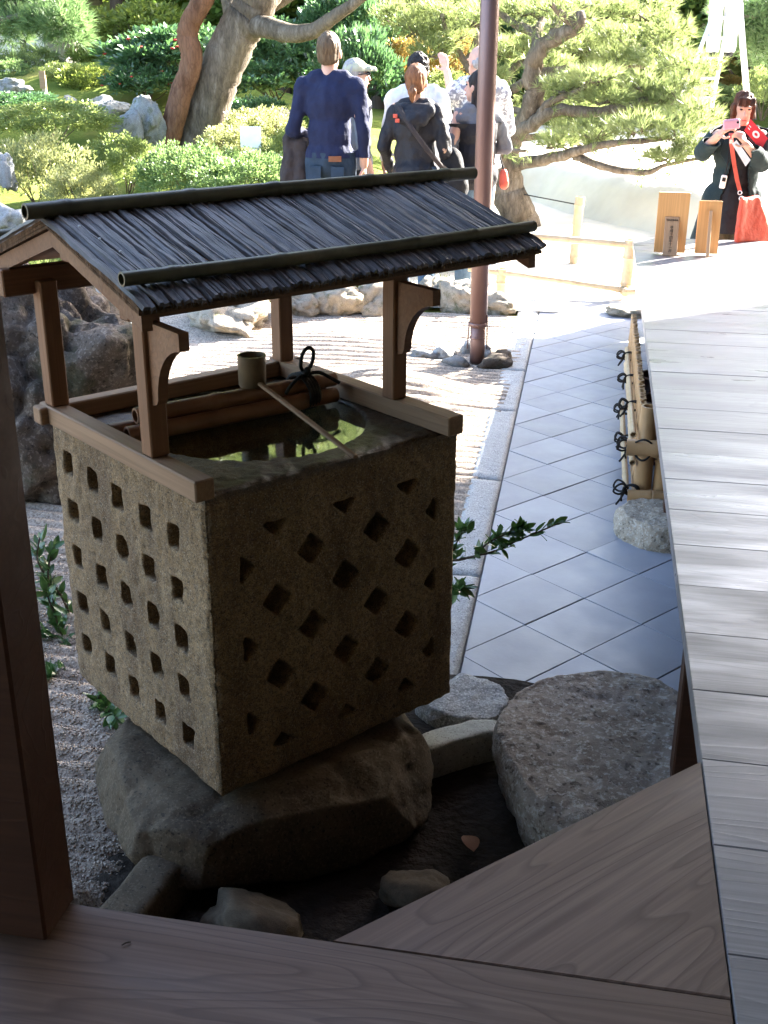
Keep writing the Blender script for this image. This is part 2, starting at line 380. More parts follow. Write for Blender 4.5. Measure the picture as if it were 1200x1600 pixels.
M['copper'] = m_simple('brown_copper_pipe', (.15, .085, .075), (.2, .12, .105), 6, .42, .1, 60, .002, .5, (1, 1, .3))
M['copper'].node_tree.nodes['Principled BSDF'].inputs['Metallic'].default_value = .25
M['plaster'] = m_simple('cream_plaster', (.5, .46, .38), (.58, .54, .46), 5, .9, .2, 90)
M['roof_tile'] = m_simple('dark_roof', (.09, .085, .085), (.14, .135, .13), 5, .7, .4, 30, .01)
M['metal'] = m_simple('white_aluminium', (.6, .61, .64), (.7, .71, .73), 5, .35, 0)
M['bucket'] = m_simple('dark_red_lacquer', (.035, .01, .009), (.06, .017, .015), 6, .35, .1, 60, .002, .5)
M['bucket_rim'] = m_simple('bucket_rim', (.3, .24, .24), (.4, .33, .33), 6, .4, 0)
M['dryleaf'] = m_simple('dry_brown_leaf', (.2, .09, .045), (.3, .15, .08), 50, .7, .4, 90, .003)
M['ink'] = m_simple('black_ink', (.02, .018, .016), (.035, .03, .028), 60, .6, 0)
M['white'] = m_simple('white_paint', (.7, .69, .66), (.78, .77, .74), 20, .6, 0)
M['fruit'] = m_simple('yellow_leaf', (.4, .22, .04), (.5, .3, .06), 20, .6, 0)
def fabric(name, a, rough=.85, sc=14., bump=.5):
    return m_simple(name, tuple(q * .8 for q in a), tuple(min(1, q * 1.15) for q in a), sc, rough, bump, 20, .02, .2)
M['navy'] = fabric('navy_knit', (.011, .015, .042)); M['denim'] = fabric('denim', (.02, .034, .055)); M['denim_light'] = fabric('light_denim', (.07, .11, .16))
M['black_cloth'] = fabric('black_cloth', (.014, .014, .016)); M['charcoal'] = fabric('charcoal_jacket', (.017, .017, .021), .6); M['brown_cloth'] = fabric('dark_brown_cloth', (.035, .028, .028))
M['grey_cloth'] = fabric('grey_cloth', (.13, .135, .15)); M['white_cloth'] = fabric('white_cloth', (.62, .62, .62)); M['beige_cloth'] = fabric('beige_cloth', (.4, .34, .26))
M['teal_cloth'] = fabric('dark_teal_coat', (.015, .028, .031)); M['olive'] = fabric('olive_trousers', (.1, .085, .06)); M['pale_cloth'] = fabric('pale_work_cloth', (.5, .53, .56))
M['cream'] = fabric('cream_collar', (.5, .48, .3)); M['cap'] = fabric('pale_cap', (.36, .36, .26)); M['leather'] = fabric('brown_leather', (.18, .075, .04), .5)
M['bag_red'] = fabric('coral_bag', (.55, .1, .065), .5); M['pamphlet'] = fabric('red_pamphlet', (.6, .04, .05), .5, 14, 0); M['pink'] = fabric('pink_plastic', (.62, .3, .36), .3, 14, 0)
def skin_mat(name, a):
    t = NT(name); v = t.vec()
    t.color(t.ramp(t.noise(v, 12, 4), [(.3, tuple(q * .88 for q in a)), (.7, a)])).set(.5, .35, **{'Subsurface Weight': .08}); t.bump(t.noise(v, 160, 2), .1, .002); return t.m
M['skin'] = skin_mat('light_skin', (.5, .3, .22)); M['skin2'] = skin_mat('tan_skin', (.42, .25, .17))
def hair_mat(name, a, b):
    t = NT(name); v = t.vec((60, 60, 6)); n = t.noise(v, 1.5, 4)
    t.color(t.ramp(n, [(.3, a), (.7, b)])).set(.62, .22); t.bump(n, .6, .01); return t.m
M['hair_black'] = hair_mat('black_hair', (.008, .007, .007), (.025, .02, .018)); M['hair_brown'] = hair_mat('brown_hair', (.035, .013, .007), (.11, .042, .02))
M['hair_auburn'] = hair_mat('auburn_hair', (.09, .035, .015), (.22, .1, .045)); M['hair_sandy'] = hair_mat('sandy_hair', (.05, .032, .018), (.12, .08, .045)); M['hair_grey'] = hair_mat('grey_hair', (.2, .19, .18), (.34, .33, .32))
M['eye'] = m_simple('dark_eye', (.012, .01, .01), (.03, .02, .02), 20, .2, 0); M['lip'] = m_simple('lip', (.35, .12, .1), (.4, .15, .12), 20, .5, 0)
M['black_plastic'] = m_simple('black_plastic', (.012, .012, .013), (.02, .02, .02), 20, .3, 0)
def pattern_shirt():
    t = NT('patterned_shirt'); v = t.vec()
    t.color(t.ramp(t.noise(v, 22, 3, .6, 1.5), [(.47, (.6, .59, .57)), (.53, (.2, .2, .22))])).set(.85, .2); return t.m
M['shirt_pattern'] = pattern_shirt()
def water_mat():
    t = NT('basin_water'); t.set(.015, .5); t.p.inputs['Transmission Weight'].default_value = 1.; t.p.inputs['IOR'].default_value = 1.33
    t.color((.75, .85, .75)); t.bump(t.noise(t.vec(), 6, 2), .02, .01); return t.m
M['water'] = water_mat()
# ================================================================== SETTING: ground sheets
def grid_mesh(name, xs, ys, hf, mat, smooth=True):
    X, Y = np.meshgrid(xs, ys); Z = hf(X.ravel(), Y.ravel())
    V = np.column_stack([X.ravel(), Y.ravel(), Z]); nx, ny = len(xs), len(ys)
    i = np.arange(ny - 1)[:, None] * nx + np.arange(nx - 1)[None]; i = i.ravel()
    return raw_mesh(name, V, np.column_stack([i, i + 1, i + nx + 1, i + nx]), mat, smooth)
link('ground', grid_mesh('ground', np.array([-400., 400]), np.array([-300., 600]), lambda x, y: x * 0 - .06, M['ground']), kind='structure')
def terrain(x, y):
    left = sstep(-1.6, -3.0, x)
    h = left * (.1 * sstep(8.0, 9.3, y) + .42 * sstep(9.5, 15, y) + .95 * np.exp(-((x + 8.) / 3.4) ** 2 - ((y - 18) / 3.2) ** 2))
    h = h + 11. * sstep(21, 62, y) + 9. * sstep(22, 44, y) * sstep(5, -5, x) + .5 * sstep(-9, -30, x) * sstep(8, 14, y)
    h = h + .05 * left * fbm(np.column_stack([x * 1.3, y * 1.3, x * 0]), 4, 3) - .03 * (1 - sstep(7.7, 8.1, y))
    return h - .012
link('garden_ground', grid_mesh('garden_ground', np.concatenate([np.linspace(-70, -10, 40), np.arange(-9.8, 3, .16), np.linspace(3.2, 60, 40)]),
     np.concatenate([np.arange(7.72, 22, .14), np.linspace(22.3, 110, 60)]), terrain, M['moss']), kind='structure')
def gravel_h(x, y):
    n = fbm(np.column_stack([x * 1.1, y * 1.1, x * 0]), 2, 5)
    ph = 2 * PI * (y + .06 * n + .02 * np.sin(x * 1.7)) / .075
    amp = .015 * (.75 + .25 * n)
    z = amp * (np.abs(np.sin(ph / 2)) ** .8 * 2 - 1)
    z = z + .0032 * fbm(np.column_stack([x * 32, y * 32, x * 0]), 2, 9)
    for q, a, r_ in (((-1.15, 5.9), .1, .42), ((-1.6, 6.9), .05, .6), ((-1.0, 1.75), .12, .14)):
        z = z + a * np.exp(-(((x - q[0]) / r_) ** 2 + ((y - q[1]) / (r_ * .6)) ** 2))
    return z + .004 - .12 * sstep(-1.0, -.93, x) * sstep(3.0, 2.9, y)
link('raked_gravel', grid_mesh('raked_gravel', np.linspace(-7.5, -.5, 130), np.arange(-1.5, 7.86, .0125), gravel_h, M['gravel']), kind='structure')
rsp = np.random.RandomState(44); n_ = 56000
gx = rsp.uniform(-2.1, -.9, n_); gy = rsp.uniform(1.45, 3.7, n_); k_ = (gx < -.4 - .029 * gy - .02) & ~((gx > -.97) & (gy < 2.95)); gx, gy = gx[k_], gy[k_]
PB = np.column_stack([gx, gy, gravel_h(gx, gy) + .001]); n_ = len(PB)
OC = np.array([[1, 0, 0], [-1, 0, 0], [0, 1, 0], [0, -1, 0], [0, 0, 1], [0, 0, -1.]]); OF = np.array([[0, 2, 4], [2, 1, 4], [1, 3, 4], [3, 0, 4], [2, 0, 5], [1, 2, 5], [3, 1, 5], [0, 3, 5]])
sz = rsp.uniform(.002, .0046, (n_, 1, 1)) * rsp.uniform(.7, 1.25, (n_, 6, 1)); th = rsp.uniform(0, 6.3, n_); R_ = np.zeros((n_, 3, 3)); R_[:, 0, 0] = np.cos(th); R_[:, 0, 1] = -np.sin(th); R_[:, 1, 0] = np.sin(th); R_[:, 1, 1] = np.cos(th); R_[:, 2, 2] = .75
tl = rsp.uniform(-.5, .5, n_); R_[:, 2, 0] = tl
V_ = np.einsum('nij,kj->nki', R_, OC) * sz + PB[:, None]
def pebble_mat():
    t = NT('gravel_pebbles'); t.color(t.ramp(t.island(), [(0, (.14, .105, .08)), (.35, (.29, .23, .18)), (.7, (.4, .335, .275)), (1, (.55, .49, .42))])).set(.85, .25); return t.m
link('gravel', raw_mesh('gravel', V_.reshape(-1, 3), (np.arange(n_)[:, None, None] * 6 + OF[None]).reshape(-1, 3), pebble_mat()), kind='stuff')
def sand_h(x, y): return .004 + .012 * fbm(np.column_stack([x * 1.5, y * 1.5, x * 0]), 3, 4)
link('sand_path', grid_mesh('sand_path', np.linspace(-1.75, 9, 90), np.linspace(8.0, 14.5, 70), lambda x, y: sand_h(x, y) + .012, M['sand']), kind='structure')
# the raised bed of raked sand beyond the pine
bed_edge = [onz(825, 317)[:2], onz(870, 335)[:2], onz(930, 352)[:2], onz(1012, 368)[:2], onz(1080, 385)[:2], np.array([1.9, 10.2]), np.array([4, 9.8]), np.array([9, 10])]
def bed_h(x, y):
    d = np.full(len(x), 1e9); side = np.zeros(len(x))
    P = np.column_stack([x, y])
    for a, b in zip(bed_edge[:-1], bed_edge[1:]):
        e = b - a; t = np.clip(((P - a) @ e) / (e @ e), 0, 1); q = P - (a + t[:, None] * e); dd = np.hypot(q[:, 0], q[:, 1])
        cr = e[0] * (P[:, 1] - a[1]) - e[1] * (P[:, 0] - a[0]); m = dd < d; d = np.where(m, dd, d); side = np.where(m, cr, side)
    s_ = np.where(side > 0, d, -d)
    xl = x - bed_edge[0][0]
    s_ = np.minimum(s_, xl + 2.5 + 0 * y)
    top = .42 + .02 * fbm(np.column_stack([x, y, x * 0]), 3, 2) + .014 * np.sin((y * .8 - x * .55) * 7.5)
    return -.03 + (top + .03) * sstep(-.02, .5, s_)
link('sand_bed', grid_mesh('sand_bed', np.linspace(-3.6, 9, 130), np.linspace(9.4, 21, 140), bed_h, M['sand']), kind='structure')
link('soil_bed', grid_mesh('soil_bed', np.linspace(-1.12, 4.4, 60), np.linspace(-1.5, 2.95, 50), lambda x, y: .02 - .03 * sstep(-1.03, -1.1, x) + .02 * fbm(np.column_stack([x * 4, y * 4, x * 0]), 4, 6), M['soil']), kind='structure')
# ------------------------------------------------------------------ paved path: bed, diamond laid tiles, kerb slabs
def xl(y): return -.395 - .029 * y
def xr(y): return -.283 - .0248 * y
pb = MB(); pb.prism([(xr(2.6), 2.6), (.75, 2.6), (.75, 8.85), (xr(8.85), 8.85)], -.05, .002)
path = pb.build('paved_path', M['grout'], kind='structure')
def clip(poly, a, b, c_):
    """keep a*x+b*y<=c"""
    o = []
    for i in range(len(poly)):
        p, q = poly[i], poly[(i + 1) % len(poly)]
        dp, dq = a * p[0] + b * p[1] - c_, a * q[0] + b * q[1] - c_
        if dp <= 0: o.append(p)
        if dp * dq < 0: t = dp / (dp - dq); o.append((p[0] + (q[0] - p[0]) * t, p[1] + (q[1] - p[1]) * t))
    return o
def area(p): return abs(sum(p[i][0] * p[(i + 1) % len(p)][1] - p[(i + 1) % len(p)][0] * p[i][1] for i in range(len(p)))) / 2
rnd = random.Random(5)
T0, TU, TV = np.array([-.197, 3.716]), np.array([.181, .232]), np.array([.188, -.155])
for i in range(-14, 24):
    for j in range(-24, 14):
        g = .0035
        q = [T0 + TU * (i + a) + TV * (j + b) for a, b in ((g * 1.5, g * 1.8), (1 - g * 1.5, g * 1.8), (1 - g * 1.5, 1 - g * 1.8), (g * 1.5, 1 - g * 1.8))]
        poly = [tuple(p) for p in q][::-1]
        # keep right of the kerb line, under the veranda to x=.7, between y=2.62 and 8.8
        poly = clip(poly, -1, -.0248, -(-.283 + .006)); poly = poly and clip(poly, 1, 0, .7); poly = poly and clip(poly, 0, -1, -2.62); poly = poly and clip(poly, 0, 1, 8.8)
        if not poly or len(poly) < 3 or area(poly) < .0012: continue
        cx, cy = sum(p[0] for p in poly) / len(poly), sum(p[1] for p in poly) / len(poly)
        n = len(poly); zt = .010 + rnd.uniform(-.0012, .0012); tx, ty = rnd.uniform(-.004, .004), rnd.uniform(-.004, .004)
        ins = [((p[0] - cx) * .991 + cx, (p[1] - cy) * .991 + cy) for p in poly]
        V = [(p[0] - cx, p[1] - cy, -.008) for p in poly] + [(p[0] - cx, p[1] - cy, zt - .0025 + tx * (p[0] - cx) + ty * (p[1] - cy)) for p in poly] + [(p[0] - cx, p[1] - cy, zt + tx * (p[0] - cx) + ty * (p[1] - cy)) for p in ins]
        F = [(k, (k + 1) % n, n + (k + 1) % n, n + k) for k in range(n)] + [(n + k, n + (k + 1) % n, 2 * n + (k + 1) % n, 2 * n + k) for k in range(n)] + [tuple(range(2 * n, 3 * n))]
        if (poly[1][0] - poly[0][0]) * (poly[2][1] - poly[1][1]) - (poly[1][1] - poly[0][1]) * (poly[2][0] - poly[1][0]) < 0: F = [f[::-1] for f in F]
        link('paving_tile', raw_mesh('paving_tile', V, F, M['tile']), path, (cx, cy, .004))
kerb = link('kerb', None, kind='structure'); kerb.location = (0, 0, 0)
y = 2.75
while y < 8.8:
    L = rnd.uniform(.75, 1.05); y2 = min(y + L, 8.85); ny, nx = 30, 7
    xs_ = np.linspace(0, 1, nx); ys_ = np.linspace(y + .004, y2 - .004, ny)
    X, Y = np.meshgrid(xs_, ys_); X = (xl(Y) + .003) * (1 - X) + (xr(Y) - .003) * X
    edge = np.minimum(np.minimum(np.abs(Y - ys_[0]), np.abs(Y - ys_[-1])), np.minimum(np.abs(X - xl(Y)), np.abs(X - xr(Y))))
    Z = .017 + .004 * fbm(np.column_stack([X.ravel() * 30, Y.ravel() * 30, X.ravel() * 0]), 3, 8) - .009 * (1 - sstep(0, .007, edge.ravel()))
    V = [tuple(v) for v in np.column_stack([X.ravel(), Y.ravel() - y, Z])]
    F = [(a * nx + b, a * nx + b + 1, (a + 1) * nx + b + 1, (a + 1) * nx + b) for a in range(ny - 1) for b in range(nx - 1)]
    rim = [b for b in range(nx)] + [a * nx + nx - 1 for a in range(1, ny)] + [(ny - 1) * nx + b for b in range(nx - 2, -1, -1)] + [a * nx for a in range(ny - 2, 0, -1)]
    k0 = len(V); V += [(V[r_][0], V[r_][1], -.06) for r_ in rim]; m_ = len(rim)
    F += [(rim[(k + 1) % m_], rim[k], k0 + k, k0 + (k + 1) % m_) for k in range(m_)]
    link('kerb_stone', raw_mesh('kerb_stone', V, F, M['kerb'], True), kerb, (0, y, 0))
    y = y2
# ================================================================== BUILDING: veranda deck, roofs, walls
ZD = .55
deck = link('veranda_deck', None, kind='structure')
def edge_x(y): return .257 - .018 * y
def board(poly, mat, rot=0., th=.036, gap=.0007, name='deck_board'):
    """a board from a plan polygon (counter-clockwise), local X along the grain"""
    cx, cy = sum(p[0] for p in poly) / len(poly), sum(p[1] for p in poly) / len(poly)
    c_, s_ = math.cos(-rot), math.sin(-rot)
    L = []
    for p in poly:
        d = Vector((p[0] - cx, p[1] - cy)); d = d * (1 - gap / max(.05, d.length) * 1.4); L.append((d.x * c_ - d.y * s_, d.x * s_ + d.y * c_))
    n = len(L); ins = [(p[0] - math.copysign(min(.002, abs(p[0]) * .1), p[0]), p[1] - math.copysign(min(.002, abs(p[1]) * .1), p[1])) for p in L]
    V = [(p[0], p[1], -th) for p in L] + [(p[0], p[1], -.002) for p in L] + [(p[0], p[1], 0) for p in ins]
    F = [tuple(range(n))[::-1]] + [(k, (k + 1) % n, n + (k + 1) % n, n + k) for k in range(n)] + [(n + k, n + (k + 1) % n, 2 * n + (k + 1) % n, 2 * n + k) for k in range(n)] + [tuple(range(2 * n, 3 * n))]
    return link(name, raw_mesh(name, V, F, mat), deck, (cx, cy, ZD + rnd.uniform(-.0008, .0008)), (0, 0, rot))
for k in range(-11, 27):
    y0, y1 = 1.355 + .2455 * k, 1.355 + .2455 * (k + 1)
    board([(edge_x(y0), y0), (4.3, y0), (4.3, y1), (edge_x(y1), y1)], M['deck_old'])
for k in range(0, 10):
    y1, y0 = 1.268 - .27 * k, 1.268 - .27 * (k + 1)
    board([(-3.5, y0), (edge_x(y0) - .001, y0), (edge_x(y1) - .001, y1), (-3.5, y1)], M['deck'])
board([(-.324, 1.2695), (edge_x(1.27) - .001, 1.2695), (edge_x(1.838) - .001, 1.838)], M['deck'], rad(50))
db = MB(); db.box((2.4, 3.4, ZD - .1), (.12, 9, .12)); db.box((.42, 3.4, ZD - .1), (.1, 9, .12)); db.box((-1.6, 1.1, ZD - .1), (3.6, .1, .12))
db.build('floor_beam', M['post_wood'], deck)
def deck_post(x, y, z0, w_=.085):
    b = MB(); b.box((0, 0, (ZD - .04 - z0) / 2), (w_, w_, ZD - .04 - z0), bev=.004); return b.build('deck_post', M['post_wood'], deck, loc=(x, y, z0))
deck_post(.262, 2.33, .17); deck_post(.30, 4.2, .1); deck_post(.36, 6.4, 0.); deck_post(.3, 7.75, 0.)
# foreground post that carries the veranda roof
pm = MB(); pm.box((0, 0, 1.22), (.112, .094, 2.44), bev=.004)
pm.build('veranda_post', M['post_wood'], loc=(-.7795, 1.2305, ZD + .001), label='dark brown square post standing at the edge of the wooden veranda floor', cat='post')
# the hall, out of view: veranda roofs, plus an upper roof added for shade
hall = thing('temple_hall', 'wooden hall with dark roofs above the veranda floor', 'building', (0, 0, 0))
b = MB(); b.slab([(-.8, -3, 3.0), (4.5, -3, 4.0), (4.5, 6.7, 4.0), (-.8, 6.7, 3.0)], (0, 0, .14)); b.slab([(-6, -3, 2.96), (-.802, -3, 2.96), (-.802, 1.75, 2.96), (-6, 1.75, 2.96)], (0, 0, .14)); b.build('veranda_roof', M['post_wood'], hall)
b = MB(); b.slab([(2.4, -9, 4.5), (16, -9, 4.5), (16, 13.4, 4.5), (5.9, 11.95, 4.5), (5.2, 11.35, 4.5), (2.4, 11.0, 4.5)], (0, 0, .3)); b.slab([(4.4, -8, 4.81), (16, -8, 4.81), (16, 12, 4.81), (6.5, 10.5, 4.81)], (1.2, -.5, 2.2)); b.build('shade_roof', M['roof_tile'], hall)  # unseen slab, outline shaped so its shadow falls on deck, gravel and basin
b = MB(); b.box((10, 2.5, 2.25), (10.6, 12, 4.48)); b.box((0, -1.9, 1.5), (9.3, .12, 2.9)); b.build('wall', M['plaster'], hall)  # hall body; the thin back wall is added to block light from behind
# ================================================================== STONES
def loft_stone(name, levels, mat, voxel=.012, disp=.02, sc=4., seed=1, it=3, fine=.004, flat_top=None, ridged=0., planes=()):
    """levels = [(z, [(x, y)...])] from the bottom up, lofted, remeshed and weathered"""
    n = 72; V = []; F = []
    for z, poly in levels:
        P = np.array(poly, float); c_ = P.mean(0); a = np.arctan2(P[:, 1] - c_[1], P[:, 0] - c_[0]); r_ = np.hypot(P[:, 0] - c_[0], P[:, 1] - c_[1])
        o = np.argsort(a); a, r_ = a[o], r_[o]; t = np.linspace(-PI, PI, n, endpoint=False)
        rr = np.interp(t, np.r_[a - 2 * PI, a, a + 2 * PI], np.r_[r_, r_, r_])
        for _ in range(2): rr = (np.roll(rr, 1) + rr * 2 + np.roll(rr, -1)) / 4
        zz = z if not callable(z) else None
        for k in range(n):
            x_, y_ = c_[0] + rr[k] * math.cos(t[k]), c_[1] + rr[k] * math.sin(t[k]); V.append((x_, y_, zz if zz is not None else z(x_, y_)))
    m = len(levels)
    F = [(i * n + k, i * n + (k + 1) % n, (i + 1) * n + (k + 1) % n, (i + 1) * n + k) for i in range(m - 1) for k in range(n)] + [tuple(range(n))[::-1], tuple((m - 1) * n + k for k in range(n))]
    me = remesh(raw_mesh('tmp', V, F), voxel, it, name)
    A_ = coords(me); N_ = normals(me)
    for pn, pf in planes:                       # fracture faces
        pn = np.array(pn, float) / np.linalg.norm(pn); dd = A_ @ pn; lim = dd.min() + (dd.max() - dd.min()) * pf; A_ = A_ - pn * (np.maximum(0, dd - lim) * .93)[:, None]
    d = disp * fbm(A_ * sc, 5, seed)
    if ridged: d = d - ridged * (1 - np.abs(vnoise(A_ * sc * 1.7 + 3, seed + 5))) ** 4
    d = d + fine * fbm(A_ * 45, 3, seed + 9)
    c_ = A_.mean(0); c_[2] = A_[:, 2].min()
    set_coords(me, A_ + N_ * d[:, None] - c_); set_mat(me, mat)
    return me, tuple(c_)
def rock_mesh(name, mat, seed, sub=4, amp=.35, sc=1.6, flat=.75, ridged=.15, fine=.03):
    bm = bmesh.new(); bmesh.ops.create_icosphere(bm, subdivisions=sub, radius=1.)
    me = bpy.data.meshes.new(name); bm.to_mesh(me); bm.free()
    A_ = coords(me); N_ = A_ / np.linalg.norm(A_, axis=1)[:, None]
    # a few flat cuts make it a broken stone rather than a ball
    r_ = np.random.RandomState(seed); S_ = np.ones(len(A_))
    for _ in range(9):
        d_ = r_.randn(3); d_ /= np.linalg.norm(d_); o = r_.uniform(.62, .9); c_ = N_ @ d_; S_ = np.minimum(S_, np.where(c_ > .05, o / np.maximum(c_, .05), 9))
    A_ = N_ * S_[:, None]
    d = amp * .5 * fbm(A_ * sc, 4, seed) - ridged * (1 - np.abs(vnoise(A_ * sc * 2.3, seed + 3))) ** 5 + fine * fbm(A_ * 9, 4, seed + 7)
    A_ = A_ + N_ * d[:, None]; A_[:, 2] *= flat
    set_coords(me, A_); return set_mat(me, mat)
# stone under the basin
me, c_ = loft_stone('base_rock', [(0.0, [(-.97, 1.98), (-.86, 1.86), (-.76, 1.85), (-.60, 2.02), (-.40, 2.28), (-.58, 2.6), (-.95, 2.6)]),
    (.05, [(-1.08, 2.10), (-1.0, 1.95), (-.86, 1.795), (-.75, 1.775), (-.57, 1.985), (-.32, 2.26), (-.40, 2.45), (-.62, 2.68), (-.9, 2.75), (-1.12, 2.4)]),
    (.13, [(-1.115, 2.09), (-1.03, 1.94), (-.85, 1.845), (-.73, 1.865), (-.55, 2.03), (-.305, 2.28), (-.40, 2.47), (-.62, 2.68), (-.9, 2.75), (-1.14, 2.4)]),
    (.175, [(-1.10, 2.11), (-1.02, 1.965), (-.83, 1.88), (-.71, 1.91), (-.55, 2.06), (-.33, 2.31), (-.42, 2.47), (-.64, 2.67), (-.9, 2.72), (-1.13, 2.4)]),
    (.213, [(-1.05, 2.15), (-.98, 2.03), (-.81, 1.96), (-.70, 1.99), (-.57, 2.12), (-.41, 2.33), (-.48, 2.46), (-.66, 2.63), (-.88, 2.68), (-1.08, 2.4)])], M['rock_brown'], .009, .007, 5., 3, 1, .0022, ridged=.008, planes=[((-.75, -.55, .35), .93), ((-.1, -.9, .4), .94), ((.6, -.75, .25), .93), ((.8, -.2, .5), .94), ((.2, -.6, -.75), .9), ((-.5, -.6, -.6), .92), ((-.9, .2, .35), .94), ((-.3, -.35, .9), .965), ((.35, -.3, .9), .965)])
link('base_rock', me, loc=c_, label='smooth brown boulder that carries the carved stone basin', cat='rock')
# low stones in front of the veranda
top = [onz(x, y_, .2)[:2] for x, y_ in [(780, 1140), (790, 1090), (810, 1066), (850, 1048), (930, 1038), (1000, 1042), (1050, 1058), (1085, 1110), (1120, 1180), (1080, 1290), (960, 1300), (900, 1285), (850, 1250), (805, 1185)]]
tc = np.mean(top, 0)
me, c_ = loft_stone('stepping_stone', [(-.05, [tc + (p - tc) * .86 for p in top]), (.06, [tc + (p - tc) * 1.0 for p in top]), (.15, [tc + (p - tc) * 1.03 for p in top]), (.2, [tc + (p - tc) * .95 for p in top])], M['rock_step'], .0095, .007, 5., 11, 2, .0045, ridged=.005, planes=[((0, 0, 1), .93), ((-.2, -.5, .85), .95)])
link('stepping_stone', me, loc=c_, label='big flat granite stepping stone beside the tiled path, under the corner of the veranda', cat='stepping stone')
top = [onz(x, y_, .07)[:2] for x, y_ in [(690, 1075), (715, 1050), (755, 1058), (795, 1085), (792, 1110), (770, 1125), (735, 1124), (650, 1085)]]
tc = np.mean(top, 0)
me, c_ = loft_stone('border_stone', [(-.03, [tc + (p - tc) * .95 for p in top]), (.04, [tc + (p - tc) * 1.03 for p in top]), (.075, [tc + (p - tc) * .93 for p in top])], M['rock_grey'], .008, .008, 8., 21, 2, .004)
link('border_stone', me, loc=c_, label='rough grey granite block between the tiles and the pale curved edging', cat='stone')
b = MB(); P1 = [onz(x, y_, .12) for x, y_ in [(640, 1155), (665, 1140), (700, 1130), (735, 1122), (776, 1121)]]; P2 = [onz(x, y_, .12) for x, y_ in [(672, 1170), (695, 1163), (725, 1153), (755, 1145), (780, 1140)]]
poly = [tuple(p[:2]) for p in P2] + [tuple(p[:2]) for p in P1[::-1]]
c0 = np.mean(poly, 0); b.prism([(p[0] - c0[0], p[1] - c0[1]) for p in poly], -.02, .118)
me = remesh(b.mesh('pale_edging', M['concrete']), .007, 3, 'pale_edging'); A_ = coords(me); set_coords(me, A_ + normals(me) * (.003 * fbm(A_ * 20, 3, 4))[:, None])
link('edging_stone', set_mat(me, M['concrete']), loc=(c0[0], c0[1], 0), label='pale smooth curved edging stone beside the big flat stepping stone', cat='edging stone')
def placed_rock(px, py, z, w_, d_, h_, seed, mat, label, cat='rock', rot=0., amp=.35, sub=4, name='garden_rock', group=None, ridged=.15, y=None):
    p = onz(px, py, z) if y is None else ony(px, py, y)
    return link(name, rock_mesh(name, mat, seed, sub, amp, ridged=ridged), loc=(p[0], p[1], p[2] + h_ * .28), rot=(0, 0, rot), scale=(w_ / 1.75, d_ / 1.75, h_ / 1.25), label=label, cat=cat, group=group)
placed_rock(390, 1462, .03, .21, .15, .1, 31, M['rock_brown'], 'small brown rock peeking up over the veranda edge below the boulder', amp=.2, ridged=.04)
placed_rock(655, 1405, .015, .16, .12, .08, 32, M['rock_brown'], 'mossy dark stone in the pit against the slanted deck board', amp=.2, ridged=.04)
b = MB(); p0, p1 = onz(165, 1425, .12), onz(240, 1385, .12)
b.box(tuple((p0 + p1) / 2 - np.array([0, 0, .06])), (.34, .1, .13), math.atan2(*(onz(235, 1365, .12) - onz(180, 1430, .12))[1::-1]), bev=.01)
me = remesh(b.mesh('edging_slab', M['rock_brown']), .008, 3); A_ = coords(me); c0 = A_.mean(0); set_coords(me, A_ + normals(me) * (.004 * fbm(A_ * 14, 3, 4))[:, None] - c0)
link('edging_stone', set_mat(me, M['rock_brown']), loc=tuple(c0), label='narrow brown edging stone leaning beneath the boulder by the dark post', cat='edging stone')
me, c_ = loft_stone('foot_stone', [(-.02, [(.135, 4.06), (.37, 4.02), (.4, 4.3), (.16, 4.33)]), (.07, [(.125, 4.05), (.38, 4.01), (.41, 4.32), (.15, 4.35)]), (.115, [(.15, 4.09), (.36, 4.06), (.38, 4.28), (.17, 4.3)])], M['rock_foot'], .007, .004, 8., 41, 1, .004, planes=[((-1, -.1, .25), .95), ((.05, -1, .3), .94), ((0, 0, 1), .93), ((-.6, -.7, .3), .93)])
link('foot_stone', me, loc=c_, label='squarish granite footing stone under the veranda at the bamboo screen', cat='stone')
# big dark rock beyond the basin
bm = bmesh.new(); bmesh.ops.create_icosphere(bm, subdivisions=6, radius=1.); me = bpy.data.meshes.new('big_rock'); bm.to_mesh(me); bm.free()
A_ = coords(me); N_ = A_ / np.linalg.norm(A_, axis=1)[:, None]
d = .2 * fbm(N_ * 1.5, 5, 52, .55) - .16 * (1 - np.abs(vnoise(N_ * 3.1, 57))) ** 4 - .07 * (1 - np.abs(vnoise(N_ * 7.3, 58))) ** 4 + .05 * fbm(N_ * 9, 4, 59, .6)
d = d + .16 * np.exp(-((N_ - np.array([.75, -.2, .62])) ** 2).sum(1) / .06)
A_ = N_ * (1 + d)[:, None] * np.array([.66, .52, .62]); set_coords(me, A_); set_mat(me, M['rock_volcanic'])
link('big_rock', me, loc=(-2.42, 4.45, .24), rot=(0, 0, .1), label='large rough dark boulder with mossy hollows on the gravel beyond the basin', cat='rock')
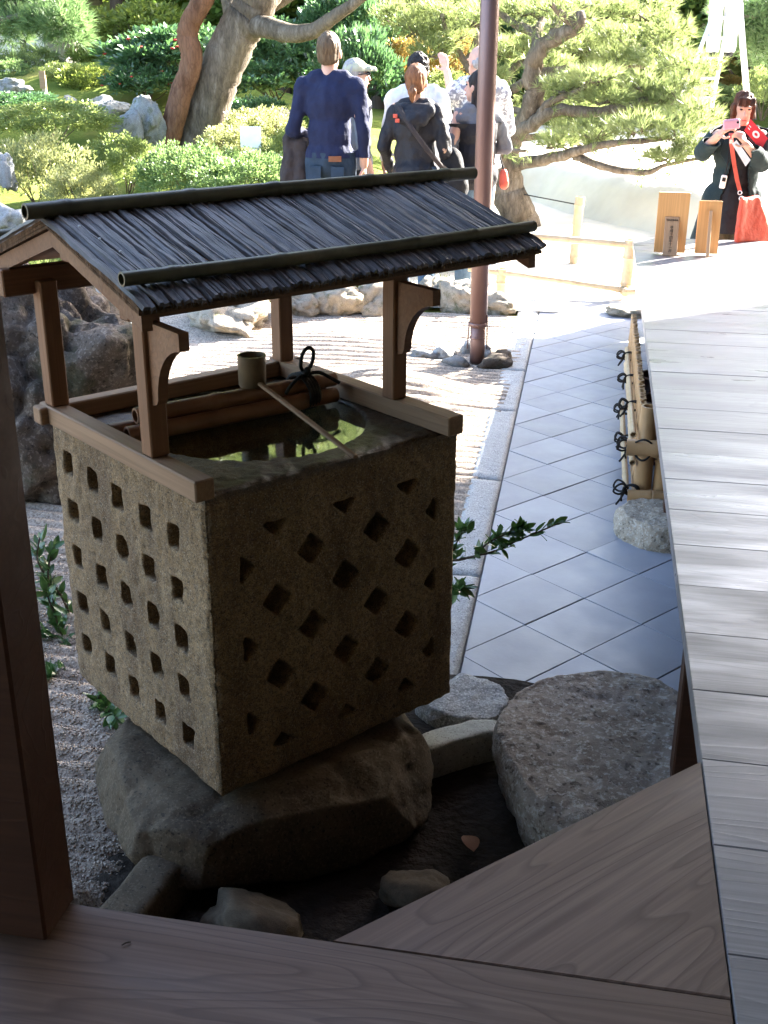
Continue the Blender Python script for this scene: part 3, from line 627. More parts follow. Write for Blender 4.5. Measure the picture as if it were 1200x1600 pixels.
for i, (px, py, w_, h_, sd, mt, lb) in enumerate([
    (362, 512, .85, .36, 61, 'rock_beige', 'broad pale rock with upright ridges seen under the basin roof'),
    (470, 492, .3, .2, 62, 'rock_beige', 'beige rock beside the far thin post of the basin roof'),
    (528, 492, .36, .24, 63, 'rock_beige', 'warm beige rock at the gravel edge, middle of the row under the eave'),
    (592, 488, .42, .25, 64, 'rock_beige', 'beige rock half covered by moss behind the near roof post'),
    (676, 476, .36, .25, 65, 'rock_beige', 'pale lumpy rock past the curved roof bracket'),
    (722, 482, .42, .26, 66, 'rock_beige', 'pale rock just beside the brown drain pipe'),
    (778, 490, .28, .16, 67, 'rock_beige', 'low rock between the drain pipe and the bamboo rail'),
    (30, 478, .5, .22, 68, 'rock_blue', 'grey rock at the gravel edge beside the dark foreground post'),
    (112, 478, .55, .2, 69, 'rock_blue', 'long low mossy rock behind the thin corner post of the basin roof'),
    (165, 485, .45, .25, 70, 'rock_blue', 'grey rounded rock above the cobbles behind the big boulder'),
    ]):
    placed_rock(px, py, .0, w_, w_ * .7, h_, sd, M[mt], lb, rot=sd * .7)
for i, (px, py, w_, h_) in enumerate([(160, 520, .22, .1), (185, 530, .24, .12), (205, 520, .2, .1), (195, 548, .24, .12), (165, 545, .2, .1), (215, 548, .22, .1), (210, 566, .2, .1)]):
    placed_rock(px, py, 0, w_, w_ * .8, h_, 80 + i, M['rock_blue'], ['grey cobble nearest the corner post in the patch behind the boulder', 'wide grey cobble in the middle of the patch behind the boulder', 'grey cobble at the far side of the patch behind the boulder', 'wide low grey cobble at the near side of the patch behind the boulder', 'small cobble half hidden by the boulder, below the post', 'grey cobble at the gravel end of the patch behind the boulder', 'lowest grey cobble of the patch behind the boulder, nearest the basin'][i], rot=i, sub=3, name='cobble', cat='cobble', group='cobbles behind the big boulder')
for i, (px, py, w_, h_, mt) in enumerate([(662, 562, .15, .08, 'rock_blue'), (690, 560, .17, .1, 'rock_grey'), (712, 572, .16, .08, 'rock_blue'), (735, 556, .12, .12, 'rock_grey'), (758, 560, .1, .1, 'rock_grey'), (772, 575, .2, .1, 'rock_volcanic'), (782, 562, .14, .08, 'rock_volcanic')]):
    placed_rock(px, py, 0, w_, w_ * .8, h_, 95 + i, M[mt], ['flat grey stone farthest from the pipe in the little heap', 'pale stone in the middle of the little heap near the pipe', 'low grey stone at the near side of the little heap', 'upright pale stone touching the drain pipe on the heap side', 'small pale stone just behind the drain pipe', 'dark mossy stone at the pipe foot beside the kerb', 'small dark stone tucked between the pipe and the kerb'][i], rot=i * 1.3, sub=3, name='cobble', cat='stone', group='stones round the drain pipe')
placed_rock(598, 625, 0, .36, .3, .15, 104, M['rock_beige'], 'low pale stone in the sunlit gravel just past the basin', sub=4)
# ================================================================== BASIN with its roof
BA = np.array([-.7465, 1.981]); BYAW = rad(51.2); W_, H0, H1 = .686, .222, .93
basin = thing('stone_basin', 'square granite water basin carved with rows of square and diamond hollows, on a boulder', 'water basin', (BA[0], BA[1], 0), BYAW)
bx = MB(); bx.box((W_ / 2, W_ / 2, (H0 + H1) / 2), (W_, W_, H1 - H0)); cube = bx.mesh('cube', None)
ct = MB(); HH = H1 - H0
def cut_face(poly_uz, face):
    D_ = .055
    if face == 'near': P = [(u * W_, -.02, H0 + v * HH) for u, v in poly_uz]; off = (0, D_ + .02, 0)
    elif face == 'left': P = [(-.02, (1 - u) * W_, H0 + v * HH) for u, v in poly_uz]; off = (D_ + .02, 0, 0)
    elif face == 'far': P = [(u * W_, W_ + .02, H0 + v * HH) for u, v in poly_uz]; off = (0, -D_ - .02, 0)
    else: P = [(W_ + .02, u * W_, H0 + v * HH) for u, v in poly_uz]; off = (-D_ - .02, 0, 0)
    ct.slab(P, off)
r5 = random.Random(3)
for face in ('near', 'far'):
    for i in range(-1, 6):
        for j in range(-1, 6):
            if (i + j) % 2 == 0: continue
            cu, cv, h_ = .24 + .133 * i, .222 + .13 * j, .056 + r5.uniform(-.003, .003)
            if (i in (-1, 5)) and (j in (-1, 5)): continue
            poly = [(cu + h_, cv), (cu, cv + h_), (cu - h_, cv), (cu, cv - h_)]
            for a, b_, c__ in ((-1, 0, -.11), (1, 0, .9), (0, -1, -.1), (0, 1, .868)): poly = poly and clip(poly, a, b_, c__)
            if poly and len(poly) >= 3 and area(poly) > .0005: cut_face(poly, face)
for face in ('left', 'right'):
    for i in range(5):
        for j in range(5):
            cu, cv = .113 + .175 * i + r5.uniform(-.003, .003), .855 - .17 * j - .009 * i + r5.uniform(-.003, .003); a, b_ = .034, .039
            cut_face([(cu - a, cv - b_), (cu + a, cv - b_), (cu + a, cv + b_), (cu - a, cv + b_)], face)
cut = dedupe(ct.mesh('cut', None), 1e-6)
bowl = MB(); bowl.lathe([(.03, -.24), (.13, -.225), (.22, -.15), (.26, -.05), (.27, .03)], (.343, .34, H1), 64); bowl_me = dedupe(bowl.mesh('bowl', None), 1e-6)
o1 = bpy.data.objects.new('o1', cut); o2 = bpy.data.objects.new('o2', bowl_me); C.collection.objects.link(o1); C.collection.objects.link(o2)
me = evaluated(cube, [('BOOLEAN', dict(operation='DIFFERENCE', object=o1, solver='EXACT')), ('BOOLEAN', dict(operation='DIFFERENCE', object=o2, solver='EXACT')), ('REMESH', dict(mode='VOXEL', voxel_size=.0047, use_smooth_shade=True)), ('SMOOTH', dict(factor=.5, iterations=1))], 'basin_block')
bpy.data.objects.remove(o1); bpy.data.objects.remove(o2)
A_ = coords(me); N_ = normals(me)
# worn edges: round the arrises with noise
q = np.column_stack([np.abs(A_[:, 0] - W_ / 2) / (W_ / 2), np.abs(A_[:, 1] - W_ / 2) / (W_ / 2), np.abs(A_[:, 2] - (H0 + H1) / 2) / (HH / 2)])
srt = np.sort(q, 1); edge = sstep(.955, 1., srt[:, 1])
set_coords(me, A_ + N_ * (.0022 * fbm(A_ * 55, 3, 7) + .002 * fbm(A_ * 14, 3, 12) - edge * (.0055 + .0035 * fbm(A_ * 12, 2, 6)))[:, None])
link('basin_block', set_mat(me, M['granite']), basin)
wm = MB(); n = 64; wm.lathe([(.001, 0), (.2675, 0), (.267, -.002), (.001, -.003)], (.343, .34, H1 - .005), n)
wtr = link('basin_water', dedupe(wm.mesh('basin_water', M['water']), 1e-6), basin)
# --- roof frame: rails, posts, brackets, beams
shel = thing('basin_roof', 'small gabled roof of dark bark strips with bamboo poles, on four cedar posts over the basin', 'roof shelter', (BA[0], BA[1], 0), BYAW)
def wbox(name, c, size, mat=None, parent=None, grain='x', bev=.003, **k):
    b = MB(); b.box((0, 0, 0), size if grain == 'x' else ((size[1], size[0], size[2]) if grain == 'y' else (size[2], size[1], size[0])), bev=bev)
    rot = (0, 0, 0) if grain == 'x' else ((0, 0, PI / 2) if grain == 'y' else (0, -PI / 2, 0))
    return link(name, b.mesh(name, mat or M['frame_wood']), parent or shel, c, rot, **k)
wbox('base_rail', (-.011, .315, H1 + .0235), (.044, .685, .044), M['rail_wood'], grain='y')
wbox('base_rail', (.637, .31, H1 + .0235), (.046, .7, .044), M['rail_wood'], grain='y')
wbox('base_rail', (.318, .632, H1 + .022), (.74, .04, .04), M['rail_wood'], grain='x')
VP = (.162, .612); UP_ = (-.008, .626); ZB, ZT = H1 + .046, 1.262
for u_ in UP_:
    for v_ in VP: wbox('roof_post', (u_, v_, (ZB + ZT) / 2), (.042, .042, ZT - ZB), grain='z')
RV, RZ, EV, EZ = .39, 1.392, .045, 1.282      # ridge and front eave line of the roof's underside
R0, R1 = -.075, .955
BV = 2 * RV - EV
wbox('eave_beam', ((R0 + R1) / 2, VP[0], 1.272), (R1 - R0 - .04, .036, .034), grain='x')
wbox('eave_beam', ((R0 + R1) / 2, VP[1] + .02, 1.262), (R1 - R0 + .05, .03, .06), grain='x')
wbox('ridge_beam', ((R0 + R1) / 2, RV, RZ - .035), (R1 - R0 - .03, .034, .04), grain='x')
def bracket(u_, v_, sgn):
    """quarter arch board that carries the eave outward from a post"""
    pts = [(0, 1.252), (.118, 1.252 - .002), (.118, 1.215)]
    for k in range(9):
        a = k / 8 * PI / 2; pts.append((.118 - .094 * math.sin(a) ** 1.1, 1.215 - .115 * (1 - math.cos(a))))
    pts += [(.018, 1.09), (0, 1.085)]
    b = MB(); b.slab([(-.011, sgn * p[0], p[1]) for p in pts], (.022, 0, 0)); me_ = dedupe(b.mesh('roof_bracket', M['frame_wood']))
    return link('roof_bracket', me_, shel, (u_, v_ + sgn * .0215, 0))
for u_ in UP_: bracket(u_, VP[0], -1)
SLA = math.atan2(RZ - EZ, RV - EV); SL = math.hypot(RZ - EZ, RV - EV)
for sgn in (-1, 1):
    b = MB(); e = RV + sgn * (RV - EV)
    b.slab([(R0 + .012, RV, RZ), (R1 - .012, RV, RZ), (R1 - .012, e, EZ), (R0 + .012, e, EZ)], (0, 0, .012)); b.build('roof_board', M['frame_wood'], shel)
    for u_ in (R0 + .006, R1 - .006):           # barge rafters on the gables
        b = MB(); b.slab([(u_ - .011, RV, RZ + .01), (u_ + .011, RV, RZ + .01), (u_ + .011, e, EZ + .01), (u_ - .011, e, EZ + .01)], (0, 0, -.034)); b.build('gable_rafter', M['frame_wood'], shel)
    # layered bark under-courses seen at the gable and the eave
    for lay in range(3):
        b = MB(); zo = .013 + lay * .0075; ex = .006 * lay
        n_ = 40; top_, bot = [], []
        for k in range(n_ + 1):
            u_ = R0 - .014 + (R1 - R0 + .028) * k / n_; jag = r5.uniform(-.004, .004)
            top_.append((u_, RV, RZ + zo)); bot.append((u_, e + sgn * (.012 - ex + jag), EZ - .004 + zo))
        V = top_ + bot; off = n_ + 1
        V2 = [(p[0], p[1], p[2] + .0062) for p in V]; V = V + V2; m_ = 2 * off
        F = []
        for k in range(n_):
            F += [(k, k + 1, off + k + 1, off + k), (m_ + k, m_ + off + k, m_ + off + k + 1, m_ + k + 1), (off + k, off + k + 1, m_ + off + k + 1, m_ + off + k)]
        F += [(0, off, m_ + off, m_), (n_, m_ + n_, m_ + off + n_, off + n_)]
        b.add(V, F); link('bark_layer', dedupe(b.mesh('bark_layer', M['thatch_edge'])), shel)
    # top covering: long bark strips side by side, ragged and uneven
    u_ = R0 - .02
    while u_ < R1 + .005:
        ws = r5.choice((.007, .009, .011, .014, .018)) * r5.uniform(.8, 1.2); n_ = 12
        V = []; lift = r5.uniform(0, .0055); tilt = r5.uniform(-.002, .002); wob = r5.uniform(-.004, .004); slant = r5.uniform(.004, .02); ph = r5.uniform(0, 6)
        LL = SL + .026 + r5.uniform(-.004, .004)
        for k in range(n_ + 1):
            s_ = k / n_ * LL; cx = u_ + ws / 2 + wob * math.sin(s_ * 9 + ph) + slant * (s_ / LL - .5)
            v_ = RV + sgn * s_ * math.cos(SLA); z_ = RZ + .036 + lift - s_ * math.sin(SLA) - (.004 if k == n_ else 0) + r5.uniform(-.0015, .0015)
            hw = ws / 2 * (1 + r5.uniform(-.12, .2))
            V += [(cx - hw, v_, z_ - .004), (cx - hw * .6, v_, z_ + .002 + tilt), (cx + hw * .6, v_, z_ + .002 - tilt), (cx + hw, v_, z_ - .004)]
        F = [(4 * k + i, 4 * k + i + 1, 4 * k + 5 + i, 4 * k + 4 + i) for k in range(n_) for i in range(3)]
        if sgn < 0: F = [f[::-1] for f in F]
        e0 = 4 * n_; V += [(V[e0 + i][0], V[e0 + i][1], V[e0 + i][2] - .006) for i in range(4)]; F += [(e0 + i, e0 + i + 1, e0 + 5 + i, e0 + 4 + i) for i in range(3)]
        link('bark_strip', raw_mesh('bark_strip', V, F, M['thatch']), shel); u_ += ws * .93
def bamboo(name, p0, p1, r_, mat, parent, nodes=4, seed=0, hollow=True, cap_in=True, **k):
    rr = random.Random(seed); p0, p1 = Vector(p0), Vector(p1); L = (p1 - p0).length; b = MB()
    pts, rs = [], []; nd = [(i + rr.uniform(.2, .8)) / nodes for i in range(nodes)]
    st = [(0, 1.)]
    for t in nd: st += [(t - .012 / L * 1.5, 1.), (t - .003 / L, 1.15), (t + .003 / L, 1.04), (t + .006 / L, 1.13), (t + .018 / L, 1.)]
    st = sorted([q_ for q_ in st if 0 <= q_[0] <= 1] + [(1., 1.)])
    bend = Vector((rr.uniform(-1, 1), rr.uniform(-1, 1), rr.uniform(-1, 1))) * .004
    for t, q_ in st:
        pts.append(p0.lerp(p1, t) + bend * math.sin(PI * t)); rs.append(r_ * q_ * (1 - .05 * t))
    b.tube(pts, rs, 14, not hollow)
    if hollow:
        ax = (p1 - p0).normalized(); u = ax.orthogonal().normalized(); v = ax.cross(u)
        for p, sg, r2 in ((p0, 1, rs[0]), (p1, -1, rs[-1])):
            ring = lambda q, d: [p + ax * sg * d + (u * math.cos(2 * PI * k / 14) + v * math.sin(2 * PI * k / 14)) * q for k in range(14)]
            V = ring(r2, 0) + ring(r2 * .74, -.0006) + ring(r2 * .7, .03); F = [(i * 14 + k, i * 14 + (k + 1) % 14, i * 14 + 14 + (k + 1) % 14, i * 14 + 14 + k) for i in (0, 1) for k in range(14)] + [tuple(28 + k for k in range(14))]
            b.add(V, F)
    me_ = b.mesh(name, mat); auto_smooth(me_, 50); return link(name, me_, parent, **k)
TOPZ = RZ + .043
bamboo('ridge_pole', (-.13, RV, TOPZ + .006), (1.085, RV, TOPZ + .002), .0165, M['bamboo_dark'], shel, 5, 3)
for sgn in (-1, 1):
    vv = RV + sgn * (RV - EV - .035); zz = EZ + .035 / math.cos(SLA) * math.sin(SLA) + .058
    bamboo('eave_pole', (-.095, vv, zz), (.985, vv, zz - .004), .0138, M['bamboo_dark'], shel, 4, 8 + sgn)
b = MB()
for k in range(3):
    s_ = .08 + .06 * k; b.lathe([(.0005, 0), (.003, 0), (.0026, .002), (.0005, .0028)], (R0 + .02 + .012 * k, RV - s_ * math.cos(SLA), RZ + .047 - s_ * math.sin(SLA)), 8)
b.build('roof_nail', M['metal'], shel)
# --- bamboo rest, rope, ladle
rest = thing('bamboo_rest', 'ladle rest of brown bamboo poles lashed with black rope, lying across the basin', 'ladle rest', (BA[0], BA[1], 0), BYAW)
bamboo('rest_pole', (.04, .375, H1 + .021), (.585, .335, H1 + .021), .0192, M['bamboo_red'], rest, 2, 21)
bamboo('rest_pole', (.02, .417, H1 + .021), (.58, .377, H1 + .021), .0188, M['bamboo_red'], rest, 2, 22)
bamboo('rest_pole', (.075, .398, H1 + .0525), (.6, .36, H1 + .0525), .0182, M['bamboo_red'], rest, 2, 23)
def curve(pts, n=5):
    P = [Vector(p) for p in pts]; m = len(P); out = []
    for i in range(m - 1):
        p0, p1, p2, p3 = P[max(0, i - 1)], P[i], P[i + 1], P[min(m - 1, i + 2)]
        out += [.5 * ((2 * p1) + (p2 - p0) * t + (2 * p0 - 5 * p1 + 4 * p2 - p3) * t * t + (3 * p1 - p0 - 3 * p2 + p3) * t ** 3) for t in [k / n for k in range(n)]]
    return out + [P[-1]]
def rope_loop(b, c, ax, ra, rb, r_=.004, turns=1., n=24, twist=0.):
    """an elliptical coil round axis ax"""
    ax = Vector(ax).normalized(); u = ax.orthogonal().normalized(); v = ax.cross(u)
    b.tube([Vector(c) + u * ra * math.cos(2 * PI * turns * k / n) + v * rb * math.sin(2 * PI * turns * k / n) + ax * twist * k / n for k in range(n + 1)], r_, 7)
b = MB()
for k in range(4):
    pts = []
    for t in range(25):
        a = 2 * PI * t / 24; pts.append((.50 + .008 * k + .002 * math.sin(a * 2), .37 + .052 * math.cos(a), H1 + .037 + .041 * math.sin(a)))
    b.tube(pts, .0048, 7)
K = Vector((.513, .36, H1 + .08))
b.tube(curve([K + Vector(q_) for q_ in ((0, 0, 0), (-.012, 0, .02), (-.004, .002, .05), (.014, .002, .062), (.026, 0, .05), (.02, 0, .022), (0, 0, 0))]), .0048, 7)
b.tube(curve([K + Vector(q_) for q_ in ((0, 0, 0), (-.03, -.01, -.004), (-.06, -.02, -.018), (-.075, -.024, -.03))]), .0046, 7)
b.tube(curve([K + Vector(q_) for q_ in ((0, 0, 0), (.03, -.014, .002), (.05, -.03, -.01), (.07, -.045, -.025))]), .0046, 7)
b.tube(curve([K + Vector(q_) for q_ in ((-.006, -.004, -.006), (0, -.01, .012), (.01, 0, .004))]), .008, 8)
b.build('rope_tie', M['rope'], rest, True)
lad = thing('bamboo_ladle', 'bamboo dipper with a long thin handle resting over the basin water', 'ladle', (BA[0], BA[1], 0), BYAW)
bl = MB(); L0 = Vector((.375, .38, H1 + .0715)); bl.lathe([(.030, .0), (.0325, .004), (.033, .07), (.0335, .074), (.029, .074), (.0285, .012), (.001, .011)], tuple(L0), 28)
bl.build('ladle_cup', M['bamboo_pale'].copy(), lad, True); lc = lad.children[0].data.materials[0]
M['cup'] = bamboo_mat('old_bamboo_cup', (.09, .06, .032), (.21, .145, .08), (.36, .27, .16)); lad.children[0].data.materials[0] = M['cup']; auto_smooth(lad.children[0].data)
b = MB(); b.box((0, 0, 0), (.46, .012, .0075), bev=.002)
h0, h1 = L0 + Vector((0, -.028, .012)), Vector((.352, -.035, H1 + .012)); mid = (h0 + h1) / 2; dv = h1 - h0
me = MB().box((0, 0, 0), (dv.length, .013, .008), bev=.002).mesh('ladle_handle', M['rail_wood'])
o = link('ladle_handle', me, lad, tuple(mid)); o.rotation_euler = dv.to_track_quat('X', 'Z').to_euler()
# ================================================================== DRAIN PIPE
pipe = thing('drain_pipe', 'brown copper drain pipe coming down to stones in the gravel', 'drain pipe', (-.737, 6.56, 0))
b = MB(); b.tube([(0, 0, .02), (0, 0, .26)], .043, 24); b.build('pipe_foot', M['copper'], pipe, True)
b = MB(); b.tube([(0, 0, .23), (.002, 0, 1.5), (.008, 0, 3.0)], .05, 24); b.build('pipe', M['copper'], pipe, True)
b = MB(); b.lathe([(.051, .235), (.055, .237), (.055, .252), (.051, .254)], n=24); b.build('pipe_collar', M['copper'], pipe, True); b = MB(); b.lathe([(.044, .16), (.0475, .162), (.0475, .168), (.044, .17)], n=24); b.build('pipe_collar', M['copper'], pipe, True)
b = MB(); b.tube([(.052, -.01, .3), (.056, -.01, .1)], .004, 6); b.tube([(-.05, -.02, .26), (-.056, -.02, .1)], .004, 6); b.build('pipe_clip', M['copper'], pipe, True)
# ================================================================== BAMBOO SCREEN under the veranda
scr = thing('bamboo_screen', 'bamboo screen bound with black rope under the veranda edge beside the tiles', 'bamboo screen', (0, 0, 0))
SY0, SY1, SZ = 4.42, 6.05, .45
def sx(y): return .147 - .02 * (y - SY0)
yy = SY0 + .03; k = 0
while yy < SY1:
    r_ = rnd.uniform(.0125, .0155); bamboo('screen_cane', (sx(yy) + .012, yy, .07), (sx(yy) + .012, yy, SZ + rnd.uniform(-.008, .004)), r_, M['bamboo_tan'], scr, 2, 100 + k); yy += r_ * 2.02; k += 1
for j, xx in enumerate((.182, .2535, .325, .3965)):
    bamboo('screen_post', (xx, SY0 - .02, .07), (xx, SY0 - .02, SZ), .035, M['bamboo_tan'], scr, 1, 300 + j)
for j, (zz, r_) in enumerate(((.30, .033), (.10, .025))):
    bamboo('cross_rail', (.105 + .02 * j, SY0 - .085, zz), (.62, SY0 - .08, zz), r_, M['bamboo_tan'], scr, 2, 320 + j)
for j, (zz, dx, y1) in enumerate(((.34, -.02, 5.75), (.12, -.03, 5.55), (.225, -.014, 5.9))):
    bamboo('screen_rail', (sx(SY0) + dx, SY0 - .05, zz), (sx(y1) + dx, y1, zz), .0125, M['bamboo_pale'], scr, 5, 340 + j)
def tie(y, z, big=1.):
    b = MB(); x0 = sx(y) - .015
    for k in range(3): b.tube([(x0 + .017 * math.cos(a) * 1.6 + .004 * k, y + .006 * k - .006, z + .02 * math.sin(a)) for a in [2 * PI * t / 16 for t in range(17)]], .0042, 6)
    p = Vector((x0 - .022, y, z + .004)); q_ = random.Random(int(y * 100 + z * 1000))
    for s_ in (-1, 1):
        b.tube(curve([p + Vector(v_) * big for v_ in ((.01, 0, 0), (-.006, .008 * s_, .016), (-.022, .016 * s_, .016 + q_.uniform(-.008, .008)), (-.03, .02 * s_, -.004), (-.014, .012 * s_, -.014), (.006, 0, -.004))], 4), .0042, 6)
        b.tube(curve([p + Vector(v_) * big for v_ in ((.004, 0, -.004), (-.006, .01 * s_, -.022), (-.014 + q_.uniform(-.01, .01), .016 * s_, -.045))], 4), .0042, 6)
    b.build('rope_tie', M['rope'], scr, True)
tie(SY0 - .07, .30, 1.4); tie(SY0 - .07, .12, 1.4)
for y_, z_ in ((4.78, .335), (5.2, .335), (5.62, .335), (4.95, .13), (5.4, .13)): tie(y_, z_, 1.1)
b = MB()
for k in range(2): b.tube([(sx(SY0) - .03 + .1 * t / 12, SY0 - .075 - .045 * math.sin(PI * t / 12), .30 + (.045 - .09 * k) * math.sin(PI * t / 12) + .006 * k) for t in range(13)], .0042, 6)
b.build('rope_tie', M['rope'], scr, True)
for i, yb in enumerate((5.42, 5.02)):
    bk = thing('fire_bucket', ['dark red bucket standing behind the bamboo screen, the farther of two', 'dark red bucket standing behind the bamboo screen, the nearer of two'][i], 'bucket', (.262, yb, 0.), 0, 'buckets under the veranda')
    bu = MB(); bu.lathe([(.075, .02), (.1, .3), (.092, .3), (.07, .04), (.001, .035)], n=28); bu.build('bucket_body', M['bucket'], bk, True)
    bu = MB(); bu.tube([(.099 * math.cos(2 * PI * t / 32), .099 * math.sin(2 * PI * t / 32), .302) for t in range(33)], .0045, 6); bu.build('bucket_rim', M['bucket_rim'], bk, True)
# low bamboo rail across the end of the path
lf = thing('bamboo_rail_fence', 'low pale bamboo rail fence closing the sunny end of the tiled path', 'fence', (0, 0, 0))
cp = onz(975, 470); lp = onz(783, 462)
bamboo('fence_post', (cp[0] + .005, cp[1], .05), (cp[0] + .012, cp[1], .44), .045, M['bamboo_pale'], lf, 2, 400)
bamboo('fence_post', (lp[0], lp[1], .0), (lp[0], lp[1], .2), .042, M['bamboo_pale'], lf, 1, 401)
bamboo('fence_rail', (-1.35, 8.72, .455), (cp[0] + .03, cp[1] - .02, .405), .026, M['bamboo_pale'], lf, 5, 402)
bamboo('fence_rail', (lp[0] - .25, lp[1] - .01, .195), (cp[0] + .02, cp[1] - .05, .085), .022, M['bamboo_pale'], lf, 4, 403)
bamboo('rail_stub', (cp[0] - .02, cp[1] - .075, .08), (cp[0] + .075, cp[1] - .07, .08), .03, M['bamboo_pale'], lf, 1, 404)
placed_rock(985, 494, 0, .3, .25, .1, 120, M['rock_beige'], 'pale flat stone under the corner post of the low bamboo rail', sub=4, name='foot_stone', cat='stone')
fp = onz(896, 416)
sp = thing('bamboo_post', 'single pale bamboo post standing in the sunny sand behind the low rail', 'post', (fp[0], fp[1], 0)); bamboo('cane', (0, 0, 0), (.02, 0, .57), .04, M['bamboo_pale'], sp, 2, 410)
r_ = link('guide_rope', MB().tube([(-1.9, 12.6, .36), (-.9, 11.9, .34), (fp[0], fp[1] + .05, .5)], .006, 6).mesh('guide_rope', M['rope']), label='thin rope strung from the pine trunk towards the bamboo post', cat='rope')
# ================================================================== SIGN BOARDS on the veranda end
def text_mesh(txt, size, mat, name='lettering', ext=.0006):
    cu = bpy.data.curves.new('t', 'FONT'); cu.body = txt; cu.size = size; cu.align_x = 'CENTER'; cu.align_y = 'CENTER'; cu.extrude = ext; cu.space_line = .92
    o = bpy.data.objects.new('t', cu); C.collection.objects.link(o); dg = bpy.context.evaluated_depsgraph_get()
    me = bpy.data.meshes.new_from_object(o.evaluated_get(dg)); bpy.data.objects.remove(o); me.name = name; me.materials.clear(); me.materials.append(mat); return me
def upright(b_w, b_h, b_t, mat, name, parent, loc, tilt, yaw=0.):
    me_ = MB().box((b_h / 2, 0, 0), (b_h, b_w, b_t), bev=.003).mesh(name, mat)
    o = link(name, me_, parent, loc); o.rotation_euler = (Matrix.Rotation(yaw, 3, 'Z') @ Matrix.Rotation(tilt, 3, 'X') @ Matrix.Rotation(-PI / 2, 3, 'Y') @ Matrix.Rotation(PI, 3, 'X')).to_euler(); return o
pL = ony(1045, 401, 7.32)
s1 = thing('sign_board', 'orange wooden board with a lettered plaque leaning at its front, by the veranda end', 'sign', (pL[0], pL[1], ZD))
# dims: board .18 x .36, leaning away; plaque leans against it
def leaning(w_, h_, t_, base, lean, mat, name, parent):
    """board in local XZ plane facing -Y, top pushed back by lean (radians)"""
    me_ = MB().box((h_ / 2, 0, 0), (h_, w_, t_), bev=.003).mesh(name, mat)       # local X = up
    o = link(name, me_, parent, base)
    up_v = Vector((0, math.sin(lean), math.cos(lean))); rt_v = Vector((1, 0, 0)); nn = up_v.cross(rt_v)
    o.rotation_euler = Matrix((up_v, rt_v, nn)).transposed().to_euler(); return o, up_v, nn
bd, u1, n1 = leaning(.185, .36, .022, (0, .03, .012), -.08, M['sign_wood'], 'board', s1)
pq, u2, n2 = leaning(.085, .235, .012, (.0, -.075, .006), .34, M['plaque'], 'plaque', s1)
fr = n2 if n2.y < 0 else -n2
def on_plaque(txt, size, along):
    me_ = text_mesh(txt, size, M['ink']); o = link('lettering', me_, s1)
    base = Vector((0, -.075, .006)) + u2 * along + fr * .0075
    o.matrix_local = Matrix.Translation(base) @ Matrix((Vector((1, 0, 0)), u2, fr)).transposed().to_4x4()
on_plaque('\n'.join('平成十四年十一月'), .0215, .098); on_plaque('特別史跡名勝', .0115, .212)
pR = ony(1103, 398, 7.32)
s2 = thing('sign_board', 'smaller orange board seen from behind with a prop stick, beside the lettered one', 'sign', (pR[0], pR[1], ZD))
leaning(.135, .31, .022, (0, .03, .012), .06, M['sign_wood'], 'board', s2)
leaning(.02, .28, .016, (.004, -.085, .006), .38, M['plaque'], 'prop_stick', s2)
# small things lying about
def leaf_thing(p, size, rz, mat, name, label, cat, tilt=.15):
    V = []; n_ = 8
    for k in range(n_ + 1):
        t = k / n_; wd = .38 * math.sin(PI * t ** .8) * (1 - .2 * t); z_ = .12 * math.sin(PI * t); V += [(t - .5, -wd, z_ + wd * .35), (t - .5, 0, z_), (t - .5, wd, z_ + wd * .35)]
    F = [(3 * k + i, 3 * k + 3 + i, 3 * k + 4 + i, 3 * k + 1 + i) for k in range(n_) for i in range(2)]
    return link(name, raw_mesh(name, V, F, mat, True), None, tuple(p), (tilt, 0, rz), size, label, cat)
p = onz(732, 1318, .045); leaf_thing(p, .062, 2.1, M['dryleaf'], 'dry_leaf', 'curled brown dry leaf lying on the dark soil below the veranda', 'leaf')
p = onz(1050, 1170, .21); leaf_thing(p, .016, .3, M['white'], 'petal', 'tiny pale petal lying on the big flat stepping stone', 'petal')
p = onz(200, 1137, .1); leaf_thing(p, .035, .8, M['fruit'], 'yellow_leaf', 'small yellow fallen leaf on the gravel beside the boulder', 'leaf')
p = onz(190, 1477, ZD + .003); link('twig', MB().tube([(0, 0, 0), (.006, .002, .001), (.013, .003, 0)], .0011, 6).mesh('twig', M['bark_dark']), None, tuple(p), (0, 0, .5), label='tiny dark twig lying on the veranda board near the post', cat='twig')
# ================================================================== PLANTS
def unit(v): return v / np.maximum(np.linalg.norm(v, axis=1)[:, None], 1e-9)
def leaves_mesh(name, P, D_, size, mat, rs, width=.42, fold=.15, jitter=.35):
    """one small folded leaf per point P along direction D_"""
    n = len(P); sz = size * rs.uniform(1 - jitter, 1 + jitter, n)[:, None]
    D_ = unit(D_); side = unit(np.cross(D_, rs.randn(n, 3) + np.array([0, 0, 1.2]))); nn = np.cross(side, D_)
    V = np.stack([P, P + D_ * sz * .5 + side * sz * width * .5 + nn * sz * fold, P + D_ * sz, P + D_ * sz * .5 - side * sz * width * .5 + nn * sz * fold], 1).reshape(-1, 3)
    return raw_mesh(name, V, np.arange(n * 4).reshape(-1, 4), mat)
def clump_points(rs, centers, per, spread, outward_from=None, up=.4, rnd_=.8):
    n = len(centers) * per; c_ = np.repeat(centers, per, 0); sp = spread if np.isscalar(spread) else np.repeat(spread, per)[:, None]
    off = unit(rs.randn(n, 3)) * (rs.rand(n, 1) ** .5) * sp
    off[:, 2] *= .75
    P = c_ + off; d = unit(off + 1e-6) + rnd_ * rs.randn(n, 3) * .5 + np.array([0, 0, up])
    if outward_from is not None: d = d + unit(P - outward_from) * .8
    return P, d
